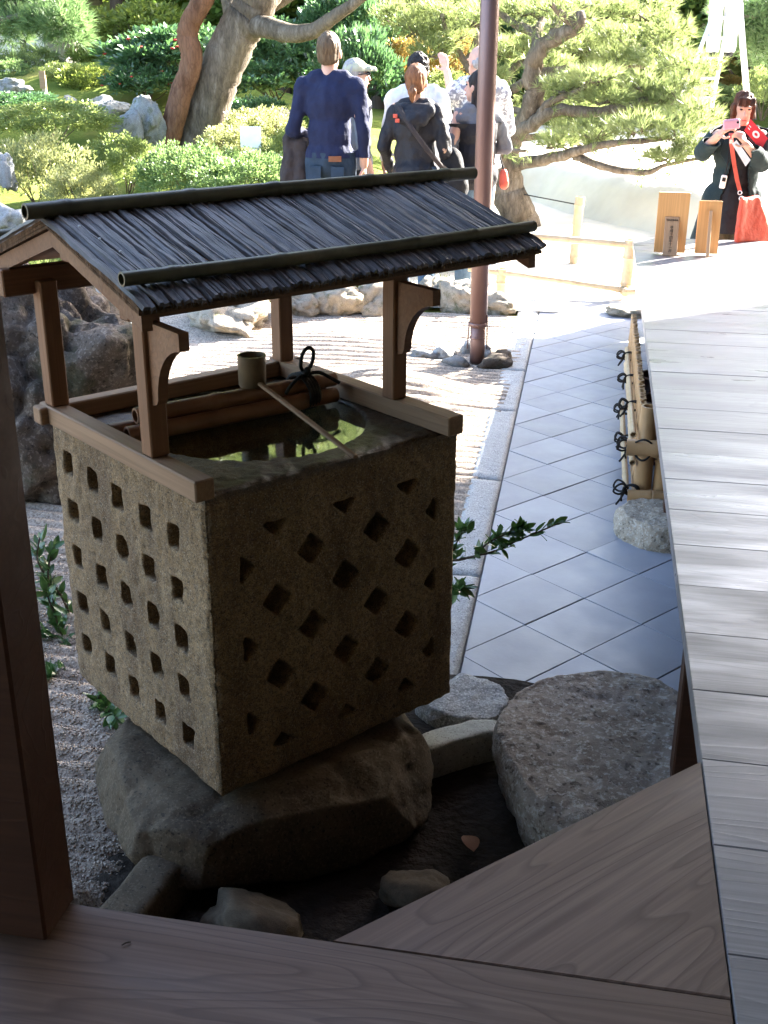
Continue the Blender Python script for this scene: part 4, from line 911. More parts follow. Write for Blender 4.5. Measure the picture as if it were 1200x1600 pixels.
def dome(rs, n, rx, ry, rz, lo=-.25, shell=(.72, 1.)):
    d = unit(rs.randn(n * 3, 3)); d = d[d[:, 2] > lo][:n]
    return d * rs.uniform(*shell, len(d))[:, None] * np.array([rx, ry, rz])
def stems_mesh(rs, name, rx, ry, rz, k, mat, r0=.02):
    b = MB()
    for i in range(k):
        a = rs.uniform(0, 2 * PI); e = np.array([math.cos(a) * rx * rs.uniform(.2, .75), math.sin(a) * ry * rs.uniform(.2, .75), rz * rs.uniform(.35, .75)]); s_ = np.array([math.cos(a) * .05, math.sin(a) * .05, -rz * .95])
        m_ = (s_ + e) / 2 + rs.randn(3) * .07 * rx; b.tube([s_, s_ * .6 + m_ * .4 + rs.randn(3) * .03 * rx, m_, e], [r0, r0 * .8, r0 * .6, r0 * .25], 6)
    return b.mesh(name, mat, True)
def bush_proto(seed, rx, ry, rz, nc, per, leaf, mat, spread=.16, stem_mat=None, lo=-.3):
    rs = np.random.RandomState(seed); c_ = dome(rs, nc, rx, ry, rz, lo, (.6, 1.)); b_ = 1 + .18 * vnoise(c_ * 3 / rx, seed)[:, None]; c_ = c_ * b_
    P, d = clump_points(rs, c_, per, rs.uniform(.6, 1.3, len(c_)) * spread * rx, np.array([0, 0, -rz]))
    return leaves_mesh('foliage', P, d, leaf, mat, rs), stems_mesh(rs, 'stems', rx, ry, rz, 9, stem_mat or M['bark_dark'], .014)
BUSH = {
 'azalea': [bush_proto(s_, 1, 1, .62, 170, 60, .062, M['leaf_azalea'], .15) for s_ in (1, 2)],
 'yellow': [bush_proto(s_, 1, 1, .6, 160, 58, .062, M['leaf_yellow'], .15) for s_ in (3, 4)],
 'green': [bush_proto(s_, 1, 1, .5, 190, 56, .056, M['leaf_green'], .13) for s_ in (5, 6)],
 'camellia': [bush_proto(s_, 1, 1, .45, 150, 46, .11, M['leaf_camellia'], .17) for s_ in (7, 8)],
 'autumn': [bush_proto(s_, 1, 1, .6, 130, 26, .1, M['leaf_autumn'], .16) for s_ in (9,)],
 'dark': [bush_proto(s_, 1, 1, .7, 130, 26, .15, M['leaf_tree'], .18) for s_ in (10, 11)],
 'light': [bush_proto(s_, 1, 1, .6, 150, 26, .12, M['leaf_light'], .16) for s_ in (12, 13)],
}
brnd = random.Random(17)
def bush(kind, px, py, wpx, hpx, Y, label, name='azalea_bush', cat='bush', group=None, flowers=0):
    """a shrub whose crown is wpx by hpx in the survey photo at depth Y, centre px, py"""
    c_ = ony(px, py, Y); m_ = px_m(Y); rx = wpx / m_ / 2; rz = hpx / m_ / 2
    fo, st = BUSH[kind][brnd.randrange(len(BUSH[kind]))]; k = {'azalea': .62, 'yellow': .6, 'green': .5, 'camellia': .45, 'autumn': .6, 'dark': .7, 'light': .6}[kind]
    t = thing(name, label, cat, tuple(c_), brnd.uniform(0, 6), group); t.scale = (rx, rx * .9, rz / k)
    link('foliage', fo, t); link('stems', st, t)
    if flowers:
        rs = np.random.RandomState(flowers); b = MB()
        for p in dome(rs, 26, 1, 1, k, -.1, (.95, 1.08)): b.lathe([(.002, -.02), (.034, .0), (.03, .015), (.004, .02)], tuple(p), 6)
        b.build('flowers', M['flower'], t, True)
    return t
BL = [
 # kind, px, py, w, h, depth, label
 ('azalea', 78, 195, 215, 62, 11.2, 'bright green azalea with a flat spreading top and pale bare stems'),
 ('yellow', 60, 275, 170, 110, 10.2, 'pale yellow azalea mound in front, beside the dark foreground post'),
 ('yellow', 128, 300, 110, 80, 9.7, 'small pale azalea just above the end of the bamboo ridge pole'),
 ('azalea', 195, 262, 130, 84, 10.8, 'mixed green azalea with reddish leaves in front of the upright rocks'),
 ('green', 300, 278, 190, 88, 10.2, 'low green clipped shrub directly above the bark roof'),
 ('green', 395, 285, 190, 78, 9.9, 'green clipped shrub at the elbow of the man in the navy sweater'),
 ('yellow', 405, 205, 130, 60, 12.6, 'sunlit yellow azalea mound behind the white garden sign'),
 ('yellow', 360, 230, 110, 54, 11.8, 'yellow azalea to the side of the thick leaning pine trunk'),
 ('azalea', 452, 250, 90, 70, 11., 'yellow green azalea behind the folded jacket'),
 ('light', 135, 135, 100, 46, 16.5, 'small layered shrub with pale stems on the moss mound'),
 ('light', 150, 92, 90, 36, 18, 'pale shrub higher on the moss mound under the drooping pine'),
 ('azalea', 50, 100, 110, 44, 18, 'rounded shrub with crooked white stems on the moss mound'),
 ('green', 15, 118, 80, 36, 17, 'dark green shrub at the far edge of the moss mound'),
 ('azalea', 95, 118, 70, 34, 16.5, 'little shrub on the mossy slope above the wooden marker post'),
 ('camellia', 30, 162, 120, 26, 13.5, 'low glossy shrub in front of the blue grey rock'),
 ('camellia', 235, 132, 150, 44, 15.5, 'dark layered camellia with red flowers beside the thin red trunk'),
 ('camellia', 280, 88, 200, 60, 16, 'dark camellia with red flowers behind the thin red trunk'),
 ('camellia', 425, 85, 170, 70, 15.5, 'glossy camellia behind the thick leaning trunk'),
 ('camellia', 430, 130, 180, 44, 15, 'lower tier of dark camellia beside the navy sweater'),
 ('camellia', 560, 115, 120, 90, 14.5, 'glossy camellia behind the man with the pale cap'),
 ('camellia', 545, 45, 150, 80, 16, 'tall pale glossy camellia above the head of the man in navy'),
 ('camellia', 400, 180, 90, 40, 14, 'small glossy shrub between the thick trunk and the man in navy'),
 ('light', 225, 45, 160, 60, 19, 'spreading shrub with sunlit shiny leaves behind the thin red trunk'),
 ('dark', 470, 215, 60, 60, 14, 'dark shrub in the gap beside the folded jacket'),
 ('autumn', 640, 95, 70, 60, 15.5, 'orange yellow azalea between the two standing groups of visitors'),
 ('autumn', 715, 100, 90, 66, 15.2, 'reddish azalea behind the raised hand'),
 ('azalea', 690, 150, 110, 60, 14.6, 'green azalea behind the raised arm'),
 ('autumn', 1140, 132, 60, 22, 24, 'orange topped hedge between the legs of the white ladder'),
 ('azalea', 1125, 152, 110, 30, 22, 'yellow green hedge behind the woman with the camera'),
 ('azalea', 1195, 150, 70, 60, 20, 'yellow green shrub beside the tripod leg of the ladder'),
]
for i, (k, px, py, w2, h2, Y, lb) in enumerate(BL):
    bush(k, px, py, w2 * 1.08, h2 * 1.12, Y, lb, 'camellia_bush' if k == 'camellia' else ('garden_shrub' if k in ('dark', 'light', 'green') else 'azalea_bush'), flowers=(i + 1) if k == 'camellia' and 'red flowers' in lb else 0)
# rocks among the bushes
for i, (px, py, w2, h2, Y, mt, sd, lb) in enumerate([
    (232, 188, 60, 80, 12.2, 'rock_blue', 131, 'upright grey rock with a sunlit edge beside the two leaning trunks'),
    (200, 205, 50, 60, 12., 'rock_blue', 132, 'blue grey rock in the shade of the upright rock'),
    (160, 170, 80, 36, 14., 'rock_blue', 133, 'low grey rock at the foot of the moss mound'),
    (105, 158, 26, 16, 14.5, 'rock_grey', 134, 'small round pale rock on the moss by the marker post'),
    (12, 140, 60, 34, 15.5, 'rock_blue', 135, 'pointed blue grey rock at the edge of the moss mound'),
    (15, 345, 80, 50, 9.0, 'rock_blue', 136, 'mossy grey rock above the back eave of the basin roof'),
    (440, 195, 60, 40, 13.2, 'rock_beige', 137, 'brown rock under the camellia beside the folded jacket'),
    (5, 270, 40, 60, 9.6, 'rock_blue', 138, 'dark rock in the bushes beside the foreground post'),
    ]):
    p = ony(px, py, Y); m_ = px_m(Y); s_ = (w2 / m_ / 1.7, w2 / m_ / 1.9, h2 / m_ / 1.25)
    link('garden_rock', rock_mesh('garden_rock', M[mt], sd, 4, .4, 1.8), None, tuple(p), (0, 0, sd), s_, lb, 'rock')
# ------------------------------------------------------------------ pines
def needles_mesh(name, P, D_, L, mat, rs, k=12, wd=.0055, spread=.75):
    n = len(P); D_ = unit(np.repeat(D_, k, 0) + spread * rs.randn(n * k, 3) * .6); B = np.repeat(P, k, 0)
    l = L * rs.uniform(.7, 1.15, n * k)[:, None]; side = unit(np.cross(D_, rs.randn(n * k, 3))) * wd
    V = np.stack([B + side * .6, B - side * .6, B + D_ * l + np.array([0, 0, -.012])], 1).reshape(-1, 3)
    return raw_mesh(name, V, np.arange(n * k * 3).reshape(-1, 3), mat)
def limb(b, pts, r0, r1, rs, n=9, knob=.1, jit=.1):
    """gnarled limb through control points"""
    P = [Vector(p) for p in pts]; out = []; m_ = len(P)
    for i in range(m_ - 1):
        p0, p1, p2, p3 = P[max(0, i - 1)], P[i], P[i + 1], P[min(m_ - 1, i + 2)]
        for k in range(5):
            t = k / 5; out.append(.5 * ((2 * p1) + (p2 - p0) * t + (2 * p0 - 5 * p1 + 4 * p2 - p3) * t * t + (3 * p1 - p0 - 3 * p2 + p3) * t ** 3))
    out.append(P[-1]); N = len(out); rr = []
    for i in range(N):
        t = i / (N - 1); rr.append((r0 + (r1 - r0) * t ** .8) * (1 + knob * rs.uniform(-1, 1)))
        out[i] = out[i] + Vector(rs.randn(3)) * rr[-1] * jit
    b.tube(out, rr, n); return out
# the spreading pine beyond the path
rs = np.random.RandomState(77)
def pp(px, py, dy=0., Y=12.): return ony(px, py, Y + dy)
pine = thing('pine_tree', 'gnarled spreading pine with sunlit needle pads and twisting limbs beside the sand', 'tree', tuple(pp(820, 356)))
po = pp(820, 356)
tb = MB(); trunk_pts = [(822, 366, 0), (812, 335, 0), (795, 300, 0), (788, 265, 0), (786, 235, 0), (792, 212, 0)]
limb(tb, [pp(*q_) - po for q_ in trunk_pts], .17, .165, rs, 14, .04, .05)
me = tb.mesh('trunk', M['bark'], True); link('trunk', me, pine)
LIMBS = [ # (r0, r1, [(px,py,dy)...])
 (.12, .055, [(796, 212, 0), (826, 180, -.2), (835, 140, -.35), (830, 105, -.4), (858, 65, -.5), (902, 42, -.7), (905, 22, -.7)]),
 (.075, .03, [(836, 105, -.4), (838, 75, -.3), (835, 52, -.2), (806, 38, -.1), (775, 15, 0)]),
 (.05, .02, [(835, 52, -.2), (845, 38, -.1), (843, 26, 0), (815, 12, .2), (805, -6, .3)]),
 (.06, .02, [(903, 40, -.7), (880, 25, -.7), (860, 5, -.8)]),
 (.085, .02, [(796, 214, 0), (830, 195, -.3), (868, 172, -.5), (930, 175, -.6), (985, 165, -.6), (1010, 155, -.5), (1050, 165, -.4)]),
 (.06, .018, [(842, 185, -.3), (860, 160, -.5), (895, 145, -.6), (925, 130, -.7)]),
 (.06, .018, [(838, 130, -.35), (875, 112, -.1), (925, 116, .1), (985, 102, .2), (1020, 108, .3)]),
 (.05, .016, [(800, 140, .3), (850, 112, .4), (905, 105, .5), (945, 82, .6), (960, 68, .6)]),
 (.07, .02, [(793, 262, 0), (840, 252, -.4), (890, 240, -.7), (935, 228, -.9), (990, 222, -1.), (1050, 214, -1.)]),
 (.045, .012, [(900, 243, -.7), (950, 262, -.9), (1008, 270, -1.), (1040, 258, -1.), (1100, 246, -1.)]),
 (.04, .014, [(812, 216, 0), (850, 213, .4), (885, 218, .6), (915, 232, .7)]),
 (.07, .02, [(790, 205, 0), (772, 180, .3), (755, 140, .4), (728, 100, .5), (700, 60, .4), (690, 22, .3)]),
 (.05, .015, [(728, 100, .5), (745, 60, .6), (720, 25, .7), (650, 10, .6), (620, 8, .5)]),
 (.06, .02, [(786, 210, 0), (772, 160, .8), (800, 110, .9), (830, 92, 1.), (880, 80, 1.1)]),
 (.045, .014, [(826, 178, -.2), (790, 165, .2), (800, 138, .3)]),
 (.05, .016, [(790, 245, 0), (775, 235, -.4), (820, 236, -.7)]),
 (.05, .02, [(860, 66, -.5), (880, 20, -.2), (930, 12, 0), (985, 22, .1)]),
]
lb_ = []
for r0, r1, q_ in LIMBS:
    b = MB(); lb_.append(limb(b, [pp(*z) - po for z in q_], r0, r1, rs)); b.build('limb', M['bark'], pine, True)
pads = [(650, 40, 60, 34, .4), (695, 55, 70, 40, .4), (700, 15, 90, 30, .5), (620, 25, 60, 30, .6), (750, 25, 60, 32, .2), (672, 78, 50, 26, .3), (820, 12, 70, 26, 0), (880, 10, 90, 26, -.4), (935, 12, 90, 30, 0), (1000, 14, 90, 34, .2), (1040, 50, 70, 34, .2), (985, 62, 90, 30, .4),
 (930, 50, 70, 26, .6), (905, 75, 60, 22, .2), (965, 92, 80, 26, .1), (1035, 92, 90, 34, 0), (1080, 108, 70, 34, -.2), (1000, 128, 90, 28, -.4), (1065, 145, 80, 34, -.5), (925, 120, 70, 22, -.7), (880, 135, 60, 22, -.5), (945, 150, 80, 24, -.6), (1020, 165, 80, 24, -.5), (1085, 182, 70, 34, -.8),
 (1000, 196, 90, 24, -1.), (930, 205, 90, 26, -.8), (1055, 205, 80, 26, -1.), (890, 205, 60, 20, .4), (870, 222, 50, 18, -.6), (1085, 232, 50, 18, -1.), (1040, 245, 50, 14, -1.), (925, 215, 50, 20, .7), (850, 150, 50, 24, .5), (770, 120, 40, 24, .5), (785, 75, 60, 30, .9), (830, 70, 50, 24, .9), (860, 100, 60, 24, 1.1), (805, 185, 40, 20, .6), (905, 170, 70, 22, .2), (975, 40, 90, 30, .9), (870, 50, 60, 22, .9)]
P_, D_ = [], []
for px, py, w2, h2, dy in pads:
    c_ = pp(px, py, dy) - po; rx, rz = w2 / 140. / 2 * 1.15, h2 / 140. / 2 * 1.1; n_ = int(70 + w2 * h2 * .022)
    q_ = unit(rs.randn(n_, 3)) * (rs.rand(n_, 1) ** .4) * np.array([rx, rx * .8, rz]); P_.append(c_ + q_); D_.append(unit(q_ * np.array([1, 1, .6])) * .7 + np.array([0, 0, .8]))
    b = MB()
    for _ in range(5): e = c_ + unit(rs.randn(1, 3))[0] * np.array([rx, rx * .7, rz * .3]) * .8; b.tube([c_ - np.array([rs.uniform(-.1, .1), 0, rz * .8]), (c_ + e) / 2 - np.array([0, 0, rz * .4]), e], [.012, .009, .004], 5)
    link('twig', b.mesh('twig', M['bark'], True), pine)
for o_ in lb_:   # sparse tufts along the limbs too
    a = np.array([list(v) for v in o_[len(o_) // 2:]]); a = np.repeat(a, 3, 0) + rs.randn(len(a) * 3, 3) * .07; P_.append(a); D_.append(rs.randn(len(a), 3) * .5 + np.array([0, 0, .7]))
link('needles', needles_mesh('needles', np.concatenate(P_), np.concatenate(D_), .12, M['needle'], rs, 13), pine)
# the two leaning trunks and their crown, high over the frame
def garden_tree(name, label, base, limbs, crown, mat_bark, leaf, cat='tree', needle=True, seed=5, lsize=.16, L=.16):
    rs = np.random.RandomState(seed); t = thing(name, label, cat, tuple(base)); base = np.array(base)
    for i, (r0, r1, pts) in enumerate(limbs):
        b = MB(); limb(b, [np.array(p) - base for p in pts], r0, r1, rs, 16 if i == 0 else 10, .03, .03); b.build('trunk' if i == 0 else 'limb', mat_bark, t, True)
    P, D2 = [], []
    for c_, rx, rz, n_ in crown:
        q_ = unit(rs.randn(n_, 3)) * (rs.rand(n_, 1) ** .4) * np.array([rx, rx, rz]); P.append(np.array(c_) - base + q_); D2.append(unit(q_) + np.array([0, 0, .6]))
    if P:
        if needle: link('needles', needles_mesh('needles', np.concatenate(P), np.concatenate(D2), L, leaf, rs, 12, .008), t)
        else: link('foliage', leaves_mesh('foliage', np.concatenate(P), np.concatenate(D2), lsize, leaf, rs), t)
    return t
Yt = 12.6
def tp(px, py, dy=0.): return ony(px, py, Yt + dy)
garden_tree('pine_tree', 'thick grey pine trunk leaning over the azaleas with a crooked side branch', tp(300, 262), [
  (.25, .21, [tp(296, 262), tp(312, 215), tp(325, 165), tp(345, 110), tp(366, 62), tp(385, 30), tp(400, 2), tp(412, -40)]),
  (.13, .04, [tp(385, 38), tp(420, 44, -.2), tp(455, 52, -.4), tp(490, 48, -.5), tp(520, 28, -.6), tp(552, 6, -.7), tp(600, -30, -.8)]),
  (.13, .08, [tp(395, 12), tp(425, -8, .2), tp(470, -70, .4), tp(520, -160, .6)]),
  (.12, .07, [tp(370, 40), tp(360, 5, .3), tp(352, -40, .5), tp(330, -140, .6)]),
  (.06, .02, [tp(410, 22, .3), tp(440, 5, .4), tp(470, -10, .5), tp(540, -30, .5)])],
  [(tp(x, y_, dy), 1.0, .4, 330) for x, y_, dy in ((300, -170, .5), (420, -190, 0), (520, -200, .6), (620, -120, -.8), (360, -290, .4), (480, -320, -.3), (600, -250, .3), (250, -260, -.2))] + [(tp(60 + (i * 173) % 760, -190 - (i * 97) % 250, -.9 + (i * 37) % 19 / 8.), 1.05, .34, 400) for i in range(24)], M['bark'], M['needle'], seed=6)
garden_tree('pine_tree', 'thin reddish pine trunk bending beside the thick grey one', tp(258, 250, -.3), [
  (.125, .1, [tp(256, 250, -.3), tp(268, 205, -.3), tp(282, 150, -.3), tp(296, 108, -.3), tp(299, 82, -.3), tp(292, 55, -.3), tp(300, 30, -.3), tp(315, 5, -.3), tp(335, -50, -.3), tp(350, -150, -.3)])],
  [(tp(x, y_, -.4), .8, .3, 220) for x, y_ in ((350, -190), (290, -230), (400, -260))], M['bark_red'], M['needle'], seed=8)
Yp = 13.5
def lp_(px, py, dy=0.): return ony(px, py, Yp + dy)
rs = np.random.RandomState(12)
garden_tree('pine_tree', 'drooping blue green pine crown hanging over the moss mound', lp_(-120, 190), [
  (.14, .08, [lp_(-120, 190), lp_(-100, 100), lp_(-80, 30), lp_(-60, -60)]),
  (.06, .015, [lp_(-90, 60), lp_(-40, 40, -.2), lp_(10, 30, -.3), lp_(45, 22, -.3), lp_(75, 30, -.3), (lp_(100, 42, -.3))]),
  (.04, .012, [lp_(-30, 38, -.2), lp_(20, 8, 0), lp_(60, -5, .1), lp_(100, 5, .2)])],
  [(lp_(x, y_, dy), .3, .16, 120) for x, y_, dy in ((15, -5, 0), (55, 0, .1), (90, 12, -.2), (102, 32, -.3), (75, 38, -.3), (35, 35, -.2), (0, 28, 0), (60, 20, .2), (-30, 0, 0), (-30, 35, .1), (85, -25, .3), (20, -40, .2), (104, 48, -.2), (12, 48, .2))], M['bark'], M['needle_blue'], seed=9)
garden_tree('pine_tree', 'blue green pine bough reaching in at the corner above the ladder', ony(1290, 250, 15.5), [
  (.14, .08, [ony(1290, 250, 15.5), ony(1280, 100, 15.5), ony(1290, -40, 15.5)]),
  (.05, .015, [ony(1282, 60, 15.5), ony(1240, 40, 15.2), ony(1200, 30, 15), ony(1160, 25, 15)])],
  [(ony(x, y_, 15.2), .4, .2, 170) for x, y_ in ((1165, 22), (1200, 10), (1200, 45), (1230, 30), (1160, 45), (1190, 70), (1225, 80), (1240, 0))], M['bark'], M['needle_blue'], seed=10)
# ------------------------------------------------------------------ background woodland, every tree its own object
def tree_proto(seed, leaf, n_c, per, lsize, shape='round', bark='bark_dark'):
    """a unit tree 1 m tall crown included; scaled when placed"""
    rs = np.random.RandomState(seed); b = MB(); limb(b, [(0, 0, -.06), (.01, .0, .15), (.0, .02, .35), (-.01, 0, .6), (0, 0, .9)], .028, .008, rs, 9)
    tr = b.mesh('trunk', M[bark], True)
    b = MB(); 
    if shape == 'cone':
        z_ = rs.uniform(.12, 1., n_c) ** .8; a = rs.uniform(0, 2 * PI, n_c); r_ = (1.03 - z_) * .33 * rs.uniform(.4, 1., n_c); c_ = np.column_stack([r_ * np.cos(a), r_ * np.sin(a), z_])
    else:
        lob = np.array([[rs.uniform(-.2, .2), rs.uniform(-.2, .2), rs.uniform(.35, .85)] for _ in range(9)])
        d = unit(rs.randn(n_c, 3)); c_ = lob[rs.randint(0, 9, n_c)] + d * rs.uniform(.1, .22, n_c)[:, None] * np.array([1, 1, .7])
    for k in range(7):
        e = c_[rs.randint(n_c)]; b.tube([(0, 0, max(.12, e[2] - .25)), (e[0] * .5, e[1] * .5, e[2] - .1), e], [.012, .008, .003], 5)
    P, d = clump_points(rs, c_, per, .055, np.array([0, 0, .4]), .2)
    return leaves_mesh('crown', P, d, lsize, M[leaf], rs, .5), tr, b.mesh('limbs', M[bark], True)
TREES = {'dark': tree_proto(21, 'leaf_dark', 260, 30, .036, 'cone'), 'broad': tree_proto(22, 'leaf_tree', 260, 30, .04), 'broad2': tree_proto(23, 'leaf_tree', 240, 30, .045), 'light': tree_proto(24, 'leaf_light', 240, 30, .04), 'maple': tree_proto(25, 'leaf_autumn', 200, 30, .04)}
trnd = random.Random(9)
def bg_tree(kind, x, y, h, label, group=None, wide=1.):
    z = float(terrain(np.array([x]), np.array([y]))[0]) - .1
    t = thing('garden_tree', label, 'tree', (x, y, z), trnd.uniform(0, 6), group); t.scale = (h * wide, h * wide, h)
    cr, tr, li = TREES[kind]; link('crown', cr, t); link('trunk', tr, t); link('limbs', li, t); return t
for kind, px, Y, h, lb, wd in [
    ('broad', 200, 22, 7.5, 'dense green tree rising behind the drooping pine', 1.), ('broad2', 330, 23, 7.5, 'dense green tree behind the two leaning trunks', 1.), ('light', 100, 24, 7., 'light green tree at the top of the moss mound', 1.),
    ('broad', -60, 21, 8, 'green tree beyond the drooping pine', 1.), ('broad2', 440, 22, 3.9, 'green tree above the thick leaning trunk', 1.5), ('broad', 520, 24, 4.3, 'green tree behind the crooked side branch', 1.5), ('light', 590, 22, 3.8, 'sunlit tree behind the tall pale camellia', 1.5), ('dark', 655, 22, 4., 'dark conifer behind the reddish azalea', 1.5),
    ('dark', 725, 20.5, 3.6, 'dark shady conifer behind the brown drain pipe', 1.6), ('light', 800, 23, 4.3, 'light tree glimpsed through the spreading pine', 1.6), ('broad', 890, 27, 6., 'green tree behind the spreading pine', 1.5), ('light', 970, 28, 6., 'pale tree behind the needle pads of the spreading pine', 1.4),
    ('dark', 1085, 27, 6.5, 'dark conifer behind the ladder', 1.4), ('broad2', 1060, 24, 5., 'green tree between the spreading pine and the ladder', 1.1), ('light', 1150, 29, 7., 'yellow green tree behind the ladder', 1.4), ('maple', 1180, 25, 4.4, 'orange tinted maple beyond the ladder', 1.2), ('broad', 1240, 26, 6.5, 'green tree at the far corner beyond the ladder', 1.2)]:
    p = ony(px, 100, Y); bg_tree(kind, p[0], Y, h, lb, None, wd)
for i in range(64):
    row = i // 16; x = -36 + (i % 16) * 4.4 + trnd.uniform(-1.5, 1.5); y = 29 + row * 8 + trnd.uniform(-2.5, 2.5)
    if x > 13 and row == 0: x += 4
    kind = trnd.choice(['broad', 'broad2', 'dark', 'light', 'broad', 'dark']); hh = trnd.uniform(7, 11)
    if x < -8 - (y - 25) * .3: hh += 5. if row < 2 else 2.
    elif row < 2 and x < 9: hh = min(hh, .62 * (y - 19) - .5 * max(0, float(terrain(np.array([x]), np.array([y]))[0])))
    if hh < 3: hh = 3.
    bg_tree(kind, x, y, hh, {'broad': 'tall broadleaf tree in the wooded hill behind the garden', 'broad2': 'rounded broadleaf tree in the wooded hill behind the garden', 'dark': 'dark pointed conifer in the wooded hill behind the garden', 'light': 'light green tree in the wooded hill behind the garden'}[kind], {'broad': 'broadleaf trees on the hill', 'broad2': 'rounded trees on the hill', 'dark': 'conifers on the hill', 'light': 'light trees on the hill'}[kind], trnd.uniform(.8, 1.1))
# ------------------------------------------------------------------ small leafy plants round the basin
def sprig(name, label, root, stems, n, size, mat, cat='plant', seed=1):
    rs = np.random.RandomState(seed); t = thing(name, label, cat, tuple(root)); root = np.array(root); P, d = [], []
    b = MB()
    for pts, r_ in stems:
        o_ = limb(b, [np.array(p) - root for p in pts], r_, r_ * .35, rs, 6, .1); a = np.array([list(v) for v in o_]); m_ = len(a)
        for k in range(n):
            t_ = rs.uniform(.3, 1.); q_ = a[min(m_ - 1, int(t_ * (m_ - 1)))]; ax = unit((a[-1] - a[0])[None])[0]
            P.append(q_ + rs.randn(3) * .004); d.append(ax * .8 + rs.randn(3) * .75 + np.array([0, 0, .35]))
    b.build('stem', M['bark_dark'], t, True)
    V = []; F = []; P, d = np.array(P), unit(np.array(d)); sd_ = unit(np.cross(d, rs.randn(len(d), 3) * .5 + np.array([0, 0, 1]))); nn = np.cross(sd_, d)
    # each leaf: pointed blade of 6 faces
    for i in range(len(P)):
        s_ = size * rs.uniform(.65, 1.2)
        lv = []
        for t_, w_ in ((0, .02), (.3, .19), (.62, .2), (.88, .09), (1., .0)):
            c_ = P[i] + d[i] * s_ * t_ + nn[i] * s_ * (-.16 * t_ * t_)
            lv += [c_ - sd_[i] * s_ * w_ + nn[i] * s_ * .05, c_, c_ + sd_[i] * s_ * w_ + nn[i] * s_ * .05]
        me_ = raw_mesh('leaf', [tuple(q_) for q_ in lv], [(3 * k + j, 3 * k + j + 1, 3 * k + 4 + j, 3 * k + 3 + j) for k in range(4) for j in (0, 1)], mat, True)
        link('leaf', me_, t)
    return t
M['leaf_gloss'] = m_leaf('glossy_dark_leaf', [(.02, .055, .018), (.035, .08, .025), (.05, .11, .03)], .18, .3, .5, tcol=(.08, .2, .03))
r0 = ony(690, 860, 3.25); e0 = ony(872, 818, 3.05)
sprig('leafy_branch', 'glossy green leafy branch sticking out beside the basin over the tiles', (-.5, 3.3, .05), [
   ([(-.5, 3.3, .05), r0 + np.array([-.02, 0, -.06]), ony(725, 873, 3.2), ony(770, 862, 3.15), ony(815, 842, 3.1), e0], .006), ([ony(740, 872, 3.2), ony(760, 850, 3.15), ony(790, 835, 3.1), ony(820, 826, 3.1)], .004), ([(-.5, 3.3, .05), ony(715, 845, 3.25), ony(728, 832, 3.2)], .004), ([(-.5, 3.3, .05), ony(708, 925, 3.25), ony(722, 920, 3.2)], .002)], 46, .044, M['leaf_gloss'], seed=3)
def pl(px, py, Y=2.95): return ony(px, py, Y)
sprig('leafy_shrub', 'leafy dark green shrub growing from the gravel at the shaded side of the basin', pl(140, 1075, 2.75), [
   ([pl(140, 1075, 2.75), pl(105, 1010), pl(85, 960), pl(72, 925)], .006), ([pl(140, 1075, 2.75), pl(95, 980, 3.0), pl(75, 900, 3.05), pl(85, 855, 3.1)], .006), ([pl(140, 1075, 2.75), pl(120, 990, 3.1), pl(95, 930, 3.1), pl(60, 880, 3.1), pl(62, 840, 3.1)], .006),
   ([pl(140, 1075, 2.75), pl(110, 1060, 2.8), pl(90, 1055, 2.75), pl(70, 1060, 2.7)], .005), ([pl(150, 1080, 2.7), pl(160, 1100, 2.6), pl(185, 1125, 2.5)], .004), ([pl(140, 1075, 2.75), pl(90, 1000), pl(66, 1000), pl(50, 990)], .005)], 44, .052, M['leaf_gloss'], seed=5)
# low moss and grass tufts between rocks
rs = np.random.RandomState(31); n = 2600; gx = rs.uniform(-5.5, -1.2, n); gy = rs.uniform(7.7, 9.6, n); gz = terrain(gx, gy)
k_ = gz > -.03
GP = np.column_stack([gx, gy, gz])[k_]
link('grass', needles_mesh('grass', GP, np.tile([0, 0, 1.], (len(GP), 1)), .07, M['leaf_azalea'], rs, 6, .004, .6), kind='stuff')
# marker posts and signs in the garden
p = ony(72, 163, 13.8); sg = thing('marker_post', 'small pale wooden marker post standing on the moss mound', 'sign', (p[0], p[1], p[2] - .02))
MB().box((0, 0, .17), (.045, .045, .36)).build('post', M['bamboo_pale'], sg); MB().box((0, -.03, .3), (.075, .018, .2), bev=.004).build('plate', M['rail_wood'], sg)
p = ony(394, 240, 10.9); sg = thing('notice_board', 'blank white notice board standing among the yellow azaleas', 'sign', (p[0], p[1], p[2] - .05))
MB().box((0, 0, .1), (.14, .025, .36), bev=.004).build('post', M['white'], sg); MB().box((0, -.025, .2), (.2, .02, .19), bev=.004).build('panel', M['white'], sg)
p = ony(20, 78, 21); bgw = thing('garden_hut', 'pale walled hut glimpsed beneath the drooping pine', 'building', (p[0] - .6, p[1] + 1, p[2] - 1.2)); MB().box((0, 0, 1), (2.2, 1.5, 2)).build('wall', M['plaster'], bgw); b = MB(); b.slab([(-1.5, -1.1, 2), (1.5, -1.1, 2), (1.5, 0, 2.7), (-1.5, 0, 2.7)], (0, 0, .1)); b.slab([(-1.5, 1.1, 2), (1.5, 1.1, 2), (1.5, .002, 2.7), (-1.5, .002, 2.7)], (0, 0, .1)); b.build('roof', M['roof_tile'], bgw); MB().box((.7, -.76, 1), (.1, .1, 2)).build('post', M['bark_dark'], bgw)
